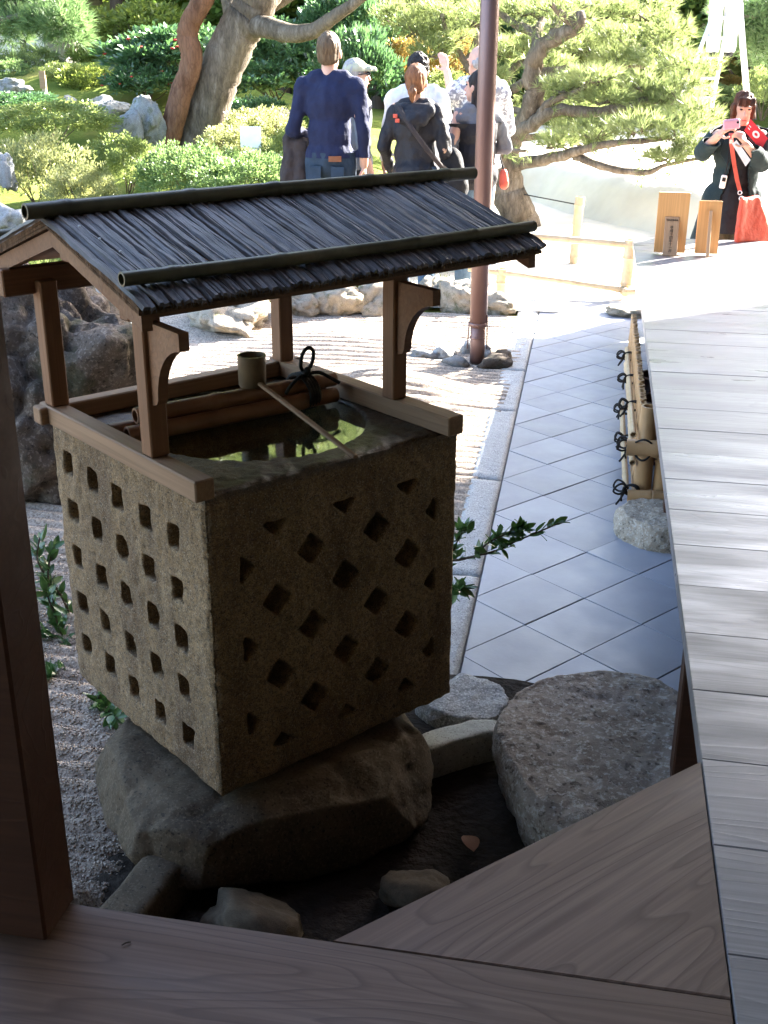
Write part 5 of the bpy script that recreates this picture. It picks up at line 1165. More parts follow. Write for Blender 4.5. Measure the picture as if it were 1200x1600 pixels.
# ------------------------------------------------------------------ tripod ladder
Yl = 14.3
ap = ony(1150, -60, Yl); lad2 = thing('tripod_ladder', 'white tripod step ladder standing behind the woman with the camera', 'ladder', (ap[0], ap[1], 0))
def LQ(px, py, Y=Yl): return ony(px, py, Y) - np.array([ap[0], ap[1], 0])
fL = LQ(1060, 165, 14.0); fR = LQ(1112, 168, 14.3); aL = LQ(1146, -60); aR = LQ(1154, -60)
b = MB(); b.tube([fL, aL], .022, 8); b.build('side_rail', M['metal'], lad2, True)
b = MB(); b.tube([fR, aR], .022, 8); b.build('side_rail', M['metal'], lad2, True)
b = MB(); b.tube([LQ(1168, 160, 15.2), LQ(1150, -60, Yl)], .036, 8); b.build('tripod_leg', M['metal'], lad2, True)
for k in range(7):
    t = .06 + k * .14; a_, c_ = fL + (aL - fL) * t, fR + (aR - fR) * t
    b = MB(); dv = Vector(c_ - a_); b.box(tuple((a_ + c_) / 2), (dv.length, .075, .03), math.atan2(dv.y, dv.x)); b.build('rung', M['metal'], lad2)
# ================================================================== PEOPLE
def blob(pieces, voxel=.01, it=4, name='body'):
    b = MB(); V3 = Vector
    for p in pieces:
        if p[0] == 'c':
            a, c_, r0, r1 = V3(p[1]), V3(p[2]), p[3], p[4]; ax = (c_ - a); L = ax.length
            ax = ax / L if L > 1e-6 else V3((0, 0, 1)); pts, rr = [], []
            for t in (-.995, -.9, -.7, -.38): pts.append(a + ax * r0 * t); rr.append(r0 * math.sqrt(1 - t * t))
            pts += [a, c_]; rr += [r0, r1]
            for t in (.38, .7, .9, .995): pts.append(c_ + ax * r1 * t); rr.append(r1 * math.sqrt(1 - t * t))
            b.tube(pts, rr, 14)
        else:
            c_, r_ = V3(p[1]), p[2]; rot = p[3] if len(p) > 3 else Matrix.Identity(3)
            n1, n2 = 10, 16; V = []
            for i in range(n1 + 1):
                th = PI * (.02 + .96 * i / n1)
                for k in range(n2):
                    a = 2 * PI * k / n2; V.append(c_ + rot @ V3((r_[0] * math.sin(th) * math.cos(a), r_[1] * math.sin(th) * math.sin(a), r_[2] * math.cos(th))))
            F = [(i * n2 + k, (i + 1) * n2 + k, (i + 1) * n2 + (k + 1) % n2, i * n2 + (k + 1) % n2) for i in range(n1) for k in range(n2)] + [tuple(range(n2)), tuple(n1 * n2 + k for k in range(n2))[::-1]]
            b.add(V, F)
    return remesh(b.mesh('tmp', None), voxel, it, name)
def garment(t, name, mat, pieces, cuts=(), voxel=.012, fold=.006, seed=1, it=4, parent=None, label=None):
    me = blob(pieces, voxel, it, name); A_ = coords(me); N_ = normals(me)
    set_coords(me, A_ + N_ * (fold * fbm(A_ * np.array([11, 11, 5]), 3, seed) * 1.3 + fold * .5 * fbm(A_ * 22, 2, seed + 3))[:, None])
    if cuts:
        bm = bmesh.new(); bm.from_mesh(me)
        for co, no in cuts: bmesh.ops.bisect_plane(bm, geom=list(bm.verts) + list(bm.edges) + list(bm.faces), plane_co=co, plane_no=no, clear_outer=True)
        bm.to_mesh(me); bm.free()
    return link(name, set_mat(me, mat), parent or t, label=label)
def hand_pieces(wr, d, nrm, curl=.5, s=1., thumb=1):
    """palm, four unequal bent fingers and a thumb; d = direction of the hand, nrm = palm normal (fingers curl towards it)"""
    d = Vector(d).normalized(); nrm = Vector(nrm); nrm = (nrm - d * nrm.dot(d)).normalized(); sd_ = d.cross(nrm).normalized() * thumb; wr = Vector(wr); P = []
    for k in (-1, -.33, .33, 1): P.append(('c', wr + d * .01 * s, wr + d * .085 * s + sd_ * .028 * k * s, .016 * s, .0135 * s))
    for k, L in ((1, .072), (.34, .082), (-.33, .076), (-1, .06)):
        p = wr + d * .085 * s + sd_ * .028 * k * s; a = 0
        for j, f in enumerate((.45, .32, .25)):
            a += curl * (.75 if j == 0 else 1.0); q_ = p + (d * math.cos(a) + nrm * math.sin(a)) * L * f * s; P.append(('c', p, q_, (.0098 - .0008 * j) * s, (.0092 - .0008 * j) * s)); p = q_
    p = wr + d * .022 * s + sd_ * .03 * s; q_ = p + (d * .55 + sd_ * .75 + nrm * .35).normalized() * .04 * s; r_ = q_ + (d * .85 + sd_ * .2 + nrm * .45).normalized() * .034 * s
    P += [('c', p, q_, .0125 * s, .0108 * s), ('c', q_, r_, .0104 * s, .009 * s)]
    return P
class Human:
    def __init__(s, label, loc, rotz, H, skin='skin', arms=None, lean=0., head=(0, 0), female=False, group=None, voxel=.0085, fingers=(.5, .5), palms=None, hdirs=None):
        s.t = thing('person', label, 'person', loc, rotz, group); s.k = H / 1.75; s.loc = Vector(loc); s.rz = rotz; k = s.k
        sw = .165 if female else .185; s.sw = sw
        z = lambda q_: (q_[0] * k, q_[1] * k, q_[2] * k)
        s.sh = [Vector(z((-sw, lean, 1.425))), Vector(z((sw, lean, 1.425)))]
        a = arms or {}
        s.el = [Vector(a.get('el', z((-sw - .07, lean - .03, 1.13)))), Vector(a.get('er', z((sw + .07, lean - .03, 1.13))))]
        s.wr = [Vector(a.get('wl', z((-sw - .08, lean + .05, .88)))), Vector(a.get('wr', z((sw + .08, lean + .05, .88))))]
        s.hip = [Vector(z((-.088, 0, .92))), Vector(z((.088, 0, .92)))]; s.kn = [Vector(z((-.1, .015, .5))), Vector(z((.1, .02, .5)))]; s.an = [Vector(z((-.105, -.02, .09))), Vector(z((.105, -.01, .09)))]
        s.lean = lean; s.hc = Vector(z((0, lean + .015, 1.625))); s.hr = Matrix.Rotation(head[0], 3, 'Z') @ Matrix.Rotation(head[1], 3, 'X')
        P = s.torso(0, female) + s.arms_(0) + s.legs_(0)
        P += [('c', Vector(z((0, lean - .01, 1.42))), s.hc + Vector((0, -.012, -.05)) * k, .058 * k, .052 * k)]
        hp = lambda v: s.hc + s.hr @ (Vector(v) * k); s.hp = hp
        P += [('e', hp((0, -.008, .025)), (.074 * k, .094 * k, .1 * k), s.hr), ('e', hp((0, .03, -.045)), (.056 * k, .062 * k, .07 * k), s.hr), ('e', hp((0, .055, -.09)), (.03 * k, .028 * k, .024 * k), s.hr),
              ('c', hp((0, .088, .012)), hp((0, .108, -.028)), .009 * k, .0145 * k), ('e', hp((0, .088, .035)), (.05 * k, .014 * k, .012 * k), s.hr),
              ('e', hp((.076, -.004, -.005)), (.012 * k, .02 * k, .032 * k), s.hr), ('e', hp((-.076, -.004, -.005)), (.012 * k, .02 * k, .032 * k), s.hr), ('e', hp((0, .085, -.062)), (.024 * k, .012 * k, .01 * k), s.hr)]
        for i in (0, 1):
            d = (hdirs or {}).get(i, s.wr[i] - s.el[i]); n_ = (palms or {}).get(i, (1 if i == 0 else -1, 0, 0))
            P += hand_pieces(s.wr[i], d, n_, fingers[i], k * 1.02, 1 if i == 0 else -1)
        me = blob(P, voxel, 3, 'body'); s.body = link('body', set_mat(me, M[skin]), s.t)
    def torso(s, g, female=False, lo=None):
        k = s.k; l_ = s.lean; f = .92 if female else 1.
        P = [('e', (0, l_ * k, 1.31 * k), ((.16 * f + g) * k, (.108 + g) * k, (.17 + g) * k)), ('e', (0, l_ * .5 * k, 1.12 * k), ((.14 * f + g) * k, (.1 + g) * k, (.18 + g) * k)), ('e', (0, 0, .95 * k), ((.162 + g) * k, (.112 + g) * k, (.14 + g) * k)), ('c', s.sh[0] * .98, s.sh[1] * .98, (.055 + g) * k, (.055 + g) * k), ('c', (s.sh[0] * .5 + Vector((0, 0, .745 * k))), (s.sh[1] * .5 + Vector((0, 0, .745 * k))), (.05 + g) * k, (.05 + g) * k)]
        return P
    def arms_(s, g, end=1.):
        k = s.k; P = []
        for i in (0, 1):
            w_ = s.el[i].lerp(s.wr[i], end); P += [('c', s.sh[i], s.el[i], (.052 + g) * k, (.042 + g) * k), ('c', s.el[i], w_, (.042 + g) * k, (.042 + g - .012 * end) * k)]
        return P
    def legs_(s, g, end=1., flare=0.):
        k = s.k; P = []
        for i in (0, 1):
            e = s.kn[i].lerp(s.an[i], end); P += [('c', s.hip[i], s.kn[i], (.083 + g) * k, (.058 + g) * k), ('c', s.kn[i], e, (.058 + g) * k, (.042 + g + flare) * k)]
        return P
    def trousers(s, mat, g=.015, name='trousers', top=1.02):
        k = s.k; return garment(s.t, name, M[mat], [('e', (0, 0, .955 * k), ((.168 + g) * k, (.118 + g) * k, (.15 + g) * k))] + s.legs_(g, .97, .012), [((0, 0, top * k), (0, 0, 1)), ((0, 0, .055 * k), (0, 0, -1))], seed=3, fold=.0035)
    def shoes(s, mat='black_cloth'):
        for i in (0, 1):
            a = s.an[i]; k = s.k; me = blob([('c', a + Vector((0, -.03, -.045)) * k, a + Vector((0, .14, -.055)) * k, .042 * k, .034 * k), ('c', a, a + Vector((0, -.02, -.04)) * k, .048 * k, .05 * k)], .012, 3, 'shoe'); link('shoe', set_mat(me, M[mat]), s.t)
    def top(s, mat, g=.022, hem=.93, name='sweater', sleeve=.97, extra=(), female=False, neck=1.528, fold=.007, seed=2, below=()):
        k = s.k; P = s.torso(g, female) + s.arms_(g * .55, sleeve) + list(extra)
        if hem < .9: P += [('c', (0, 0, .95 * k), (0, 0, (hem - .03) * k), (.155 + g) * k, (.165 + g) * k)]
        return garment(s.t, name, M[mat], P + list(below), [((0, 0, hem * k), (0, 0, -1)), ((0, s.lean * k, neck * k), (0, .25, 1))], seed=seed, fold=fold)
    def hair(s, mat, style='short'):
        k = s.k; hp = s.hp; P = [('e', hp((0, -.02, .043)), (.083 * k, .1 * k, .1 * k), s.hr)]
        cuts = [(hp((0, .062, .03)), s.hr @ Vector((0, 1, -.25)))]
        if style == 'short': P += [('e', hp((0, -.04, -.01)), (.075 * k, .068 * k, .08 * k), s.hr)]; cuts += [(hp((0, -.03, -.048)), s.hr @ Vector((0, .35, -1)))]
        if style == 'bald': P = [('e', hp((0, -.03, .0)), (.08 * k, .082 * k, .06 * k), s.hr)]; cuts = [(hp((0, .02, 0)), s.hr @ Vector((0, 1, 0)))]
        if style == 'curly': P += [('e', hp((0, -.03, .05)), (.088 * k, .095 * k, .1 * k), s.hr), ('e', hp((0, -.05, -.01)), (.075 * k, .06 * k, .075 * k), s.hr)]
        if style == 'pony': P += [('e', hp((0, -.03, .0)), (.08 * k, .08 * k, .09 * k), s.hr), ('c', hp((0, -.1, -.035)), hp((0, -.135, -.065)), .026 * k, .032 * k), ('c', hp((0, -.135, -.065)), hp((0, -.13, -.13)), .034 * k, .014 * k)]
        if style == 'long': P += [('c', hp((0, -.05, 0)), hp((0, -.055, -.2)), .082 * k, .075 * k), ('c', hp((.05, -.02, 0)), hp((.055, -.02, -.22)), .035 * k, .025 * k), ('c', hp((-.05, -.02, 0)), hp((-.055, -.02, -.22)), .035 * k, .025 * k)]
        if style == 'bob':
            P += [('e', hp((0, -.03, -.01)), (.092 * k, .09 * k, .1 * k), s.hr), ('c', hp((.07, .02, .03)), hp((.078, .015, -.055)), .03 * k, .02 * k), ('c', hp((-.07, .02, .03)), hp((-.078, .015, -.055)), .03 * k, .02 * k)]
            P += [('c', hp((x_, .07, .085)), hp((x_ * 1.15, .098, .045 + abs(x_) * .1)), .02 * k, .009 * k) for x_ in (-.055, -.035, -.015, .01, .03, .05)]; cuts = []
        me = blob(P, .008, 3, 'hair'); A_ = coords(me); N_ = normals(me); set_coords(me, A_ + N_ * ((.009 if style == 'bob' else .0055 if style != 'curly' else .009) * fbm(A_ * np.array([60, 60, 16]) if style != 'curly' else A_ * 60, 2, 5))[:, None])
        if cuts:
            bm = bmesh.new(); bm.from_mesh(me)
            for co, no in cuts: bmesh.ops.bisect_plane(bm, geom=list(bm.verts) + list(bm.edges) + list(bm.faces), plane_co=co, plane_no=no, clear_outer=True)
            bm.to_mesh(me); bm.free()
        return link('hair', set_mat(me, M[mat]), s.t)
    def face(s):
        k = s.k; hp = s.hp
        for sx_ in (-1, 1):
            me = blob([('e', hp((sx_ * .031, .083, .018)), (.013 * k, .008 * k, .0065 * k), s.hr)], .003, 1, 'eye'); link('eye', set_mat(me, M['eye']), s.t)
            me = blob([('c', hp((sx_ * .016, .093, .041)), hp((sx_ * .048, .083, .04)), .0035 * k, .003 * k)], .003, 1, 'eyebrow'); link('eyebrow', set_mat(me, M['hair_black']), s.t)
        me = blob([('c', hp((-.018, .096, -.062)), hp((.018, .096, -.062)), .005 * k, .005 * k)], .003, 1, 'mouth'); link('mouth', set_mat(me, M['lip']), s.t)
    def loc_of(s, px, py, Y):
        return Matrix.Rotation(-s.rz, 3, 'Z') @ (Vector(ony(px, py, Y)) - s.loc)
    def sheet(s, name, mat, pts, th=.012, parent=None):
        b = MB(); P = [Vector(p) for p in pts]; n_ = (P[1] - P[0]).cross(P[2] - P[0]).normalized(); b.slab(P, n_ * th); return link(name, dedupe(b.mesh(name, M[mat])), parent or s.t)
def gz(x, y): return max(float(terrain(np.array([x]), np.array([y]))[0]), .005 if x > -1.7 else -9)
# --- the man in the navy sweater, seen from behind
p = ony(517, 300, 8.4); X0 = p[0]
h = Human('tall man seen from behind in a navy sweater and jeans, dark jacket over his forearm', (X0, 8.4, gz(X0, 8.4)), 0, 1.80, 'skin', head=(0, .06),
    arms=dict(el=(-.26, -.03, 1.16), wl=(-.2, .2, 1.08), er=(.25, -.04, 1.17), wr=(.24, .03, .93)), fingers=(.6, .75), palms={0: (0, 0, -1), 1: (-1, 0, 0)})
swt = h.top('navy', .022, .955, 'sweater', .98, seed=2); trs = h.trousers('denim', .014, top=.99); h.shoes(); h.hair('hair_sandy', 'short')
garment(h.t, 'collar', M['cream'], [('c', (0, .0, 1.49), (0, .01, 1.535), .066, .062)], [((0, 0, 1.54), (0, .15, 1)), ((0, 0, 1.49), (0, 0, -1))], .008, .001, parent=swt)
garment(h.t, 'belt', M['leather'], [('c', (0, 0, .97), (0, 0, 1.01), .17, .17)], [((0, 0, 1.0), (0, 0, 1)), ((0, 0, .965), (0, 0, -1)), ((0.02, 0, 1), (-1, 0, 0)), ((0, -.02, 1), (0, 1, 0))], .01, 0) if False else None
b = MB()
for k in range(10):
    a0, a1 = -PI / 2 + .12 + k * .05, -PI / 2 + .12 + (k + 1) * .05
    b.slab([(.185 * math.cos(a0) * 1.0, .137 * math.sin(a0), 1.0), (.185 * math.cos(a1), .137 * math.sin(a1), 1.0), (.185 * math.cos(a1), .137 * math.sin(a1), .962), (.185 * math.cos(a0), .137 * math.sin(a0), .962)], (0, -.012, 0))
b.build('belt_patch', M['leather'], trs)
for sx_ in (-1, 1):
    b = MB(); b.slab([(sx_ * .035, -.132, .93), (sx_ * .13, -.118, .925), (sx_ * .125, -.125, .83), (sx_ * .08, -.135, .81), (sx_ * .04, -.14, .83)], (0, -.012, 0)); b.build('back_pocket', M['denim'], trs)
jk = thing('folded_jacket', 'dark brown jacket hanging folded over the forearm of the man in navy', 'jacket', (X0, 8.4, gz(X0, 8.4)))
garment(jk, 'drape', M['brown_cloth'], [('c', (-.3, .06, 1.1), (-.17, .14, 1.12), .06, .05), ('c', (-.31, .05, 1.08), (-.33, .0, .82), .062, .055), ('c', (-.24, .05, 1.06), (-.23, .02, .72), .062, .07), ('c', (-.19, .1, 1.06), (-.18, .06, .72), .055, .06), ('c', (-.27, .1, 1.05), (-.27, .06, .76), .055, .06)], [((0, 0, .7), (.1, 0, -1))], .011, .014, 7, 3)
st = link('walking_stick', MB().tube([(h.wr[1].x - .005, h.wr[1].y + .06, .86), (h.wr[1].x - .05, h.wr[1].y + .1, .42), (h.wr[1].x - .075, h.wr[1].y + .12, .02)], [.011, .0095, .008], 8).mesh('walking_stick', M['bamboo_pale'], True), None, (X0, 8.4, gz(X0, 8.4)), label='thin pale stick held in the hand of the man in navy', cat='stick')
# --- man with pale cap and sunglasses behind him
p = ony(556, 300, 9.15); z0 = gz(p[0], 9.15)
h = Human('man in a pale cap and grey shirt, half hidden behind the man in navy', (p[0], 9.15, z0), rad(-60), 1.62 - z0 * .5, 'skin', head=(0, .05), fingers=(.4, .4))
h.top('grey_cloth', .03, .9, 'shirt', .45, seed=5); h.trousers('charcoal'); h.shoes(); h.hair('hair_grey', 'short'); h.face()
k = h.k; garment(h.t, 'cap', M['cap'], [('e', h.hp((0, -.012, .05)), (.09 * k, .108 * k, .085 * k)), ('c', h.hp((-.04, .09, .05)), h.hp((.04, .09, .05)), .035 * k, .035 * k), ('c', h.hp((-.03, .14, .042)), h.hp((.03, .14, .042)), .03 * k, .03 * k)], [(h.hp((0, 0, .04)), (0, 0, -1))], .009, .002)
me = blob([('c', h.hp((-.05, .088, .018)), h.hp((.05, .088, .018)), .016, .016), ('c', h.hp((.07, .07, .02)), h.hp((.083, -.01, .015)), .006, .006), ('c', h.hp((-.07, .07, .02)), h.hp((-.083, -.01, .015)), .006, .006)], .005, 1, 'sunglasses'); link('sunglasses', set_mat(me, M['black_plastic']), h.t)
# --- woman in the hooded jacket, from behind
p = ony(648, 300, 8.4); z0 = gz(p[0], 8.4)
h = Human('woman with a ponytail seen from behind in a charcoal hooded jacket and jeans', (p[0], 8.4, z0), rad(-4), 1.6 - z0, 'skin2', female=True, fingers=(.8, .8),
    arms=dict(el=(-.225, -.04, 1.05), wl=(-.2, .12, .88), er=(.22, -.04, 1.05), wr=(.19, .14, .9)))
k = h.k
jkt = h.top('charcoal', .024, .80, 'jacket', 1.05, seed=8, fold=.011, below=[('c', (0, -.02, 1.38 * k), (0, -.04, 1.36 * k), .1, .1)]); h.trousers('denim_light'); h.shoes(); h.hair('hair_auburn', 'pony')
garment(h.t, 'hood', M['charcoal'], [('c', (-.1, -.06, 1.43 * k), (.1, -.06, 1.43 * k), .055, .055), ('c', (-.07, -.11, 1.38 * k), (.07, -.11, 1.38 * k), .05, .05), ('c', (0, -.125, 1.36 * k), (.02, -.13, 1.31 * k), .055, .035), ('c', (-.11, -.02, 1.46 * k), (-.09, .05, 1.47 * k), .035, .03), ('c', (.11, -.02, 1.46 * k), (.09, .05, 1.47 * k), .035, .03)], (), .01, .009, 4, parent=jkt)
for q_ in ((-.105, -.165, 1.395 * k), (-.088, -.172, 1.362 * k)):
    b = MB(); b.box(q_, (.03, .014, .026), .3, bev=.003); b.build('hood_patch', M['bag_red'], jkt)
bgt = thing('shoulder_bag', 'dark bag on a long strap at the hip of the hooded jacket woman', 'bag', (p[0], 8.4, z0))
garment(bgt, 'bag_body', M['black_cloth'], [('c', (.26, .02, .98), (.3, .03, .78), .07, .085), ('c', (.22, .0, .96), (.24, .02, .8), .05, .06)], (), .012, .01, 6)
b = MB(); b.tube([(-.10, -.12, 1.33), (0, -.185, 1.2), (.11, -.185, 1.06), (.2, -.13, .95), (.25, -.05, .9)], .017, 8); b.build('strap', M['brown_cloth'], bgt, True)
# --- dark haired man in white, beyond her
p = ony(651, 300, 9.2); z0 = gz(p[0], 9.2)
h = Human('dark curly haired man in white hidden behind the hooded jacket woman', (p[0], 9.2, z0), rad(10), 1.66 - z0, 'skin2', fingers=(.5, .5))
h.top('white_cloth', .034, .82, 'shirt', .6, seed=9, fold=.01); h.trousers('beige_cloth'); h.shoes(); h.hair('hair_black', 'curly')
# --- man pointing
p = ony(742, 300, 9.5); z0 = gz(p[0], 9.5); R_ = rad(25)
h0 = Matrix.Rotation(-R_, 3, 'Z')
def lp2(px, py, Y): return h0 @ (Vector(ony(px, py, Y)) - Vector((p[0], 9.5, z0)))
h = Human('older man in a patterned shirt raising his bare arm to point', (p[0], 9.5, z0), R_, 1.72 - z0, 'skin', head=(.35, -.1), arms=dict(el=tuple(lp2(707, 160, 9.75)), wl=tuple(lp2(698, 112, 9.85)), er=(.27, .02, 1.1), wr=(.16, .22, 1.0)), fingers=(.12, .6), palms={0: (0, 1, 0), 1: (-1, 0, 0)}, hdirs={0: lp2(690, 82, 9.9) - lp2(698, 112, 9.85)}, voxel=.0075)
h.top('shirt_pattern', .04, .84, 'shirt', .12, seed=11, fold=.01); h.trousers('beige_cloth'); h.shoes('beige_cloth'); h.hair('hair_grey', 'bald'); h.face()
# --- long black haired woman by the pipe
p = ony(742, 300, 8.75); z0 = gz(p[0], 8.75)
h = Human('woman with long black hair in a grey hoodie beside the drain pipe', (p[0], 8.75, z0), rad(38), 1.555 - z0, 'skin', female=True, head=(.5, .1), arms=dict(el=(-.22, .02, .98), wl=(-.08, .26, 1.0), er=(.24, -.02, 1.02), wr=(.06, .26, .98)), fingers=(.8, .8), palms={0: (1, 0, 0), 1: (-1, 0, 0)})
h.top('grey_cloth', .02, .9, 'hoodie', 1., seed=13, fold=.01, female=True); h.trousers('denim_light'); h.shoes(); h.hair('hair_black', 'long'); h.face()
garment(h.t, 'vest', M['charcoal'], h.torso(.04, True), [((0, 0, .84 * h.k), (0, 0, -1)), ((0, 0, 1.36 * h.k), (0, 0, 1))], seed=4)
cmr = thing('camera', 'small dark camera held by the woman with long black hair', 'camera', (p[0], 8.75, z0), rad(38)); MB().box((-.01, .33, 1.0), (.1, .04, .065), bev=.006).build('camera_body', M['black_plastic'], cmr); MB().lathe([(.02, 0), (.02, .02)], (0, 0, 0), 14).build('lens', M['black_plastic'], cmr, loc=(-.01, .35, 1.0), rot=(-PI / 2, 0, 0))
pc = thing('pouch', 'small red pouch hanging at the hip of the woman with long black hair', 'pouch', (p[0], 8.75, z0), rad(38)); garment(pc, 'pouch_body', M['bag_red'], [('c', (.16, -.13, .86), (.16, -.14, .78), .03, .036)], (), .01, .003); b = MB(); b.tube([(.14, -.1, .98), (.15, -.135, .9), (.16, -.14, .86)], .006, 6); b.build('strap', M['black_cloth'], pc, True)
# --- woman taking a photograph
PW = Vector((ony(1150, 300, 8.3)[0] - .02, 8.3, 0.)); RW = PI + rad(4); iw = Matrix.Rotation(-RW, 3, 'Z')
def lw(px, py, Y): return iw @ (Vector(ony(px, py, Y)) - PW)
h = Human('woman in an open dark teal coat holding a pink camera up to her face', tuple(PW), RW, 1.45, 'skin', female=True, head=(.02, -.16), lean=.03,
    arms=dict(er=tuple(lw(1097, 237, 8.2)), wr=tuple(lw(1124, 210, 8.0)), el=tuple(lw(1190, 254, 8.2)), wl=tuple(lw(1166, 226, 8.0))), fingers=(.75, .75), palms={0: iw @ Vector((-1, .25, .2)), 1: iw @ Vector((1, .25, -.2))}, hdirs={1: lw(1137, 196, 7.95) - lw(1124, 208, 8.0), 0: lw(1155, 206, 7.95) - lw(1166, 226, 8.0)}, voxel=.0065)
k = h.k; h.hair('hair_brown', 'bob'); h.face()
garment(h.t, 'black_top', M['black_cloth'], h.torso(.016, True) + [('c', (0, 0, .95 * k), (0, 0, .66 * k), .165 * k, .18 * k), ('c', (0, .03, 1.44 * k), (0, .035, 1.49 * k), .062 * k, .058 * k)], [((0, 0, .68 * k), (0, 0, -1)), ((0, .03, 1.5 * k), (0, -.1, 1))], seed=5)
h.trousers('olive', .022); h.shoes('brown_cloth')
CO = h.torso(.05, True) + [('c', (0, -.02, .95 * k), (0, -.04, .5 * k), .2 * k, .25 * k), ('c', (-.1, -.01, .95 * k), (-.16, -.01, .5 * k), .12 * k, .13 * k), ('c', (.1, -.01, .95 * k), (.16, -.01, .5 * k), .12 * k, .13 * k)] + h.arms_(.03, .93)
me = blob(CO, .011, 3, 'coat'); A_ = coords(me); N_ = normals(me); set_coords(me, A_ + N_ * (.009 * fbm(A_ * np.array([9, 9, 3]), 3, 6))[:, None])
bm = bmesh.new(); bm.from_mesh(me)
bmesh.ops.bisect_plane(bm, geom=list(bm.verts) + list(bm.edges) + list(bm.faces), plane_co=(0, 0, .5 * k), plane_no=(0, 0, -1), clear_outer=True)
bmesh.ops.bisect_plane(bm, geom=list(bm.verts) + list(bm.edges) + list(bm.faces), plane_co=(0, .03, 1.47 * k), plane_no=(0, .4, 1), clear_outer=True)
dl = [f for f in bm.faces if f.calc_center_median().y > .03 and abs(f.calc_center_median().x) < .035 + .11 * max(0, min(1, (1.40 * k - f.calc_center_median().z) / (.85 * k))) and f.calc_center_median().z < 1.46 * k]
bmesh.ops.delete(bm, geom=dl, context='FACES'); bm.to_mesh(me); bm.free()
me = evaluated(me, [('SOLIDIFY', dict(thickness=.008, offset=-1))], 'coat'); coat = link('coat', set_mat(me, M['teal_cloth']), h.t)
for sg_ in (-1, 1): b = MB(); b.slab([(sg_ * .04, .125, 1.42 * k), (sg_ * .1, .1, 1.44 * k), (sg_ * .13, .118, 1.3 * k), (sg_ * .07, .14, 1.2 * k)], (0, .014, 0)); b.build('lapel', M['teal_cloth'], coat)
def wthing(name, label, cat): return thing(name, label, cat, tuple(PW), RW)
c_ = wthing('compact_camera', 'pink compact camera held before the face of the woman in teal', 'camera'); q_ = lw(1143, 194, 7.93)
o = MB().box((0, 0, 0), (.105, .024, .062), bev=.008).build('camera_body', M['pink'], c_, loc=tuple(q_), rot=(0, .12, 0)); MB().lathe([(.007, 0), (.007, .006), (.001, .0065)], n=12).build('lens', M['black_plastic'], c_, loc=tuple(q_ + Vector((-.035, .012, .012))), rot=(-PI / 2, 0, 0))
b = MB(); b.tube([q_ + Vector(v_) for v_ in ((.052, 0, 0), (.08, .01, -.015), (.11, .02, -.03), (.12, .02, -.05))], .003, 6); b.build('wrist_strap', M['white'], c_, True)
pm_ = wthing('pamphlet', 'red pamphlet with a white round emblem tucked at the shoulder of the woman in teal', 'pamphlet'); cs = [lw(*z) for z in ((1173, 186, 8.12), (1200, 216, 8.12), (1189, 234, 8.12), (1163, 204, 8.12))]
b = MB(); n_ = (cs[1] - cs[0]).cross(cs[3] - cs[0]).normalized(); n_ = n_ if n_.y > 0 else -n_; b.slab(cs, -n_ * .006); b.build('cover', M['pamphlet'], pm_)
cc = sum(cs, Vector()) / 4; e1 = (cs[1] - cs[0]).normalized(); e2 = n_.cross(e1)
def disc(r_, rx, off, mat, nm):
    b = MB(); b.slab([cc + e1 * r_ * math.cos(a) + e2 * rx * math.sin(a) + n_ * off for a in [2 * PI * t / 20 for t in range(20)]], n_ * .0008); b.build(nm, mat, pm_)
disc(.026, .02, .0005, M['white'], 'emblem'); disc(.012, .008, .0015, M['pamphlet'], 'emblem_mark')
b = MB(); 
for o_ in (-.02, .02): b.slab([cs[0].lerp(cs[3], .5 + o_ * 5) + e1 * .012 + n_ * .0005, cs[0].lerp(cs[3], .5 + o_ * 5) + e1 * .03 + n_ * .0005, cs[0].lerp(cs[3], .56 + o_ * 5) + e1 * .03 + n_ * .0005, cs[0].lerp(cs[3], .56 + o_ * 5) + e1 * .012 + n_ * .0005], n_ * .0006)
b.build('print', M['white'], pm_)
lf_ = wthing('leaflet', 'folded pale leaflet dangling from the hand of the woman in teal', 'leaflet'); cs2 = [lw(*z) for z in ((1144, 225, 7.95), (1151, 219, 7.95), (1173, 250, 7.95), (1165, 260, 7.95))]
b = MB(); b.slab(cs2, (0, -.005, 0)); b.build('paper', M['white_cloth'], lf_)
lan = wthing('lanyard_phone', 'small white phone hanging on a dark cord at the chest of the woman in teal', 'phone'); q2 = lw(1130, 284, 8.08)
o = MB().box((0, 0, 0), (.038, .014, .085), bev=.006).build('phone_body', M['white'], lan, loc=tuple(q2), rot=(0, -.12, 0)); MB().box((0, .0085, .015), (.024, .004, .024)).build('screen', M['black_plastic'], lan, loc=tuple(q2), rot=(0, -.12, 0))
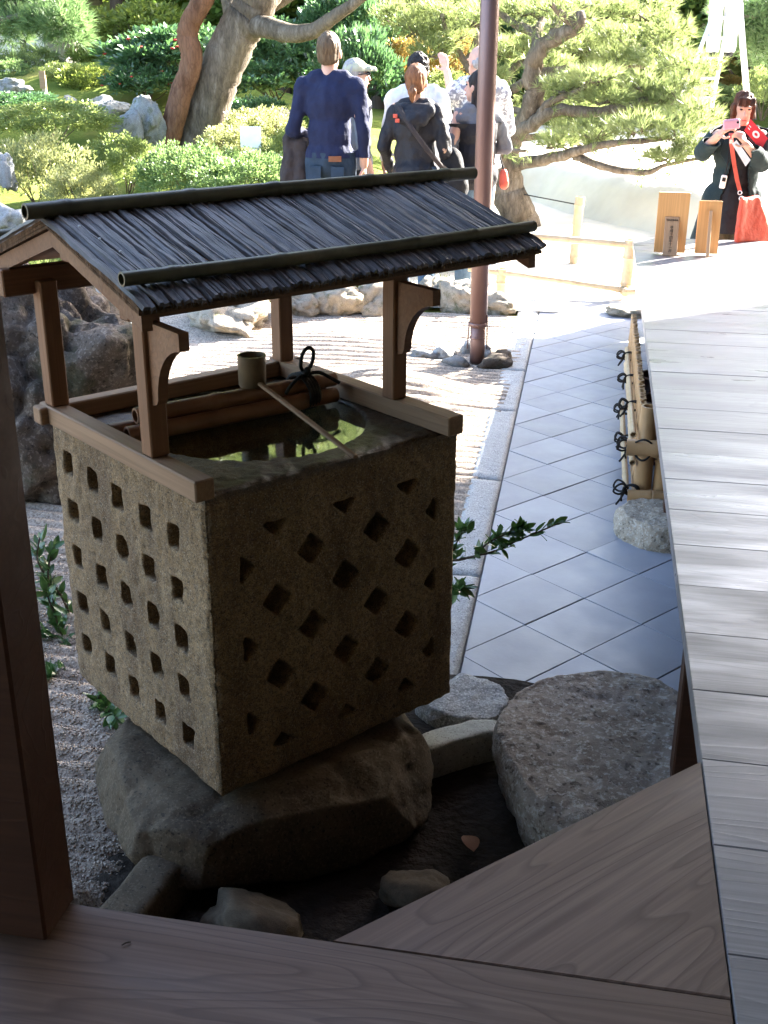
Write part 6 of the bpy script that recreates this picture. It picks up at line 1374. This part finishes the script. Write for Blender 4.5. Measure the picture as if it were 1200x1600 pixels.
b = MB(); b.tube([q2 + Vector((0, 0, .045)), lw(1134, 268, 8.08), lw(1137, 255, 8.1), lw(1140, 225, 8.12)], .004, 6); b.tube([lw(1137, 255, 8.1), lw(1148, 240, 8.12), lw(1150, 222, 8.13)], .004, 6); b.build('cord', M['black_cloth'], lan, True)
sb = wthing('shoulder_bag', 'coral red shoulder bag on a long strap at the side of the woman in teal', 'bag')
b = MB(); top_ = [lw(1156, 308, 7.98), lw(1184, 304, 8.1)]; bot_ = [lw(1147, 378, 7.95), lw(1206, 378, 8.12)]
nb = Vector((0, .07, 0)); b.slab([top_[0], top_[1], bot_[1], bot_[0]], nb); me = remesh(b.mesh('bag_body', None), .011, 8, 'bag_body'); A_ = coords(me); set_coords(me, A_ + normals(me) * (.008 * fbm(A_ * np.array([14, 14, 6]), 3, 8))[:, None]); link('bag_body', set_mat(me, M['bag_red']), sb)
b = MB(); sp_ = [lw(1142, 208, 8.15), lw(1143, 225, 8.03), lw(1147, 255, 8.0), lw(1152, 282, 7.98), lw(1156, 298, 7.98)]
for a_, c2 in zip(sp_[:-1], sp_[1:]): b.slab([a_ + Vector((-.013, 0, 0)), a_ + Vector((.013, 0, 0)), c2 + Vector((.013, 0, 0)), c2 + Vector((-.013, 0, 0))], (0, -.006, 0))
b.build('strap', M['bag_red'], sb); b = MB()
for q_ in (lw(1156, 301, 7.97), lw(1158, 310, 7.97)): b.tube([q_ + Vector((.012 * math.cos(2 * PI * t / 14), 0, .012 * math.sin(2 * PI * t / 14))) for t in range(15)], .003, 6)
b.build('ring', M['metal'], sb, True)
# --- gardener on the ladder
p = ony(1122, 85, 14.25); zf = p[2]
h = Human('gardener in pale work clothes standing on the white ladder among the pine boughs', (p[0] + .02, 14.28, zf - .03), rad(20), 1.62, 'skin2', arms=dict(el=(-.28, .12, 1.25), wl=(-.12, .38, 1.35), er=(.28, .12, 1.3), wr=(.14, .38, 1.4)), lean=.06, fingers=(.8, .8), palms={0: (1, 0, 0), 1: (-1, 0, 0)}, voxel=.01)
h.top('pale_cloth', .035, .86, 'work_jacket', .98, seed=15, fold=.012); h.trousers('white_cloth', .028); h.shoes('charcoal'); h.hair('hair_black', 'short')
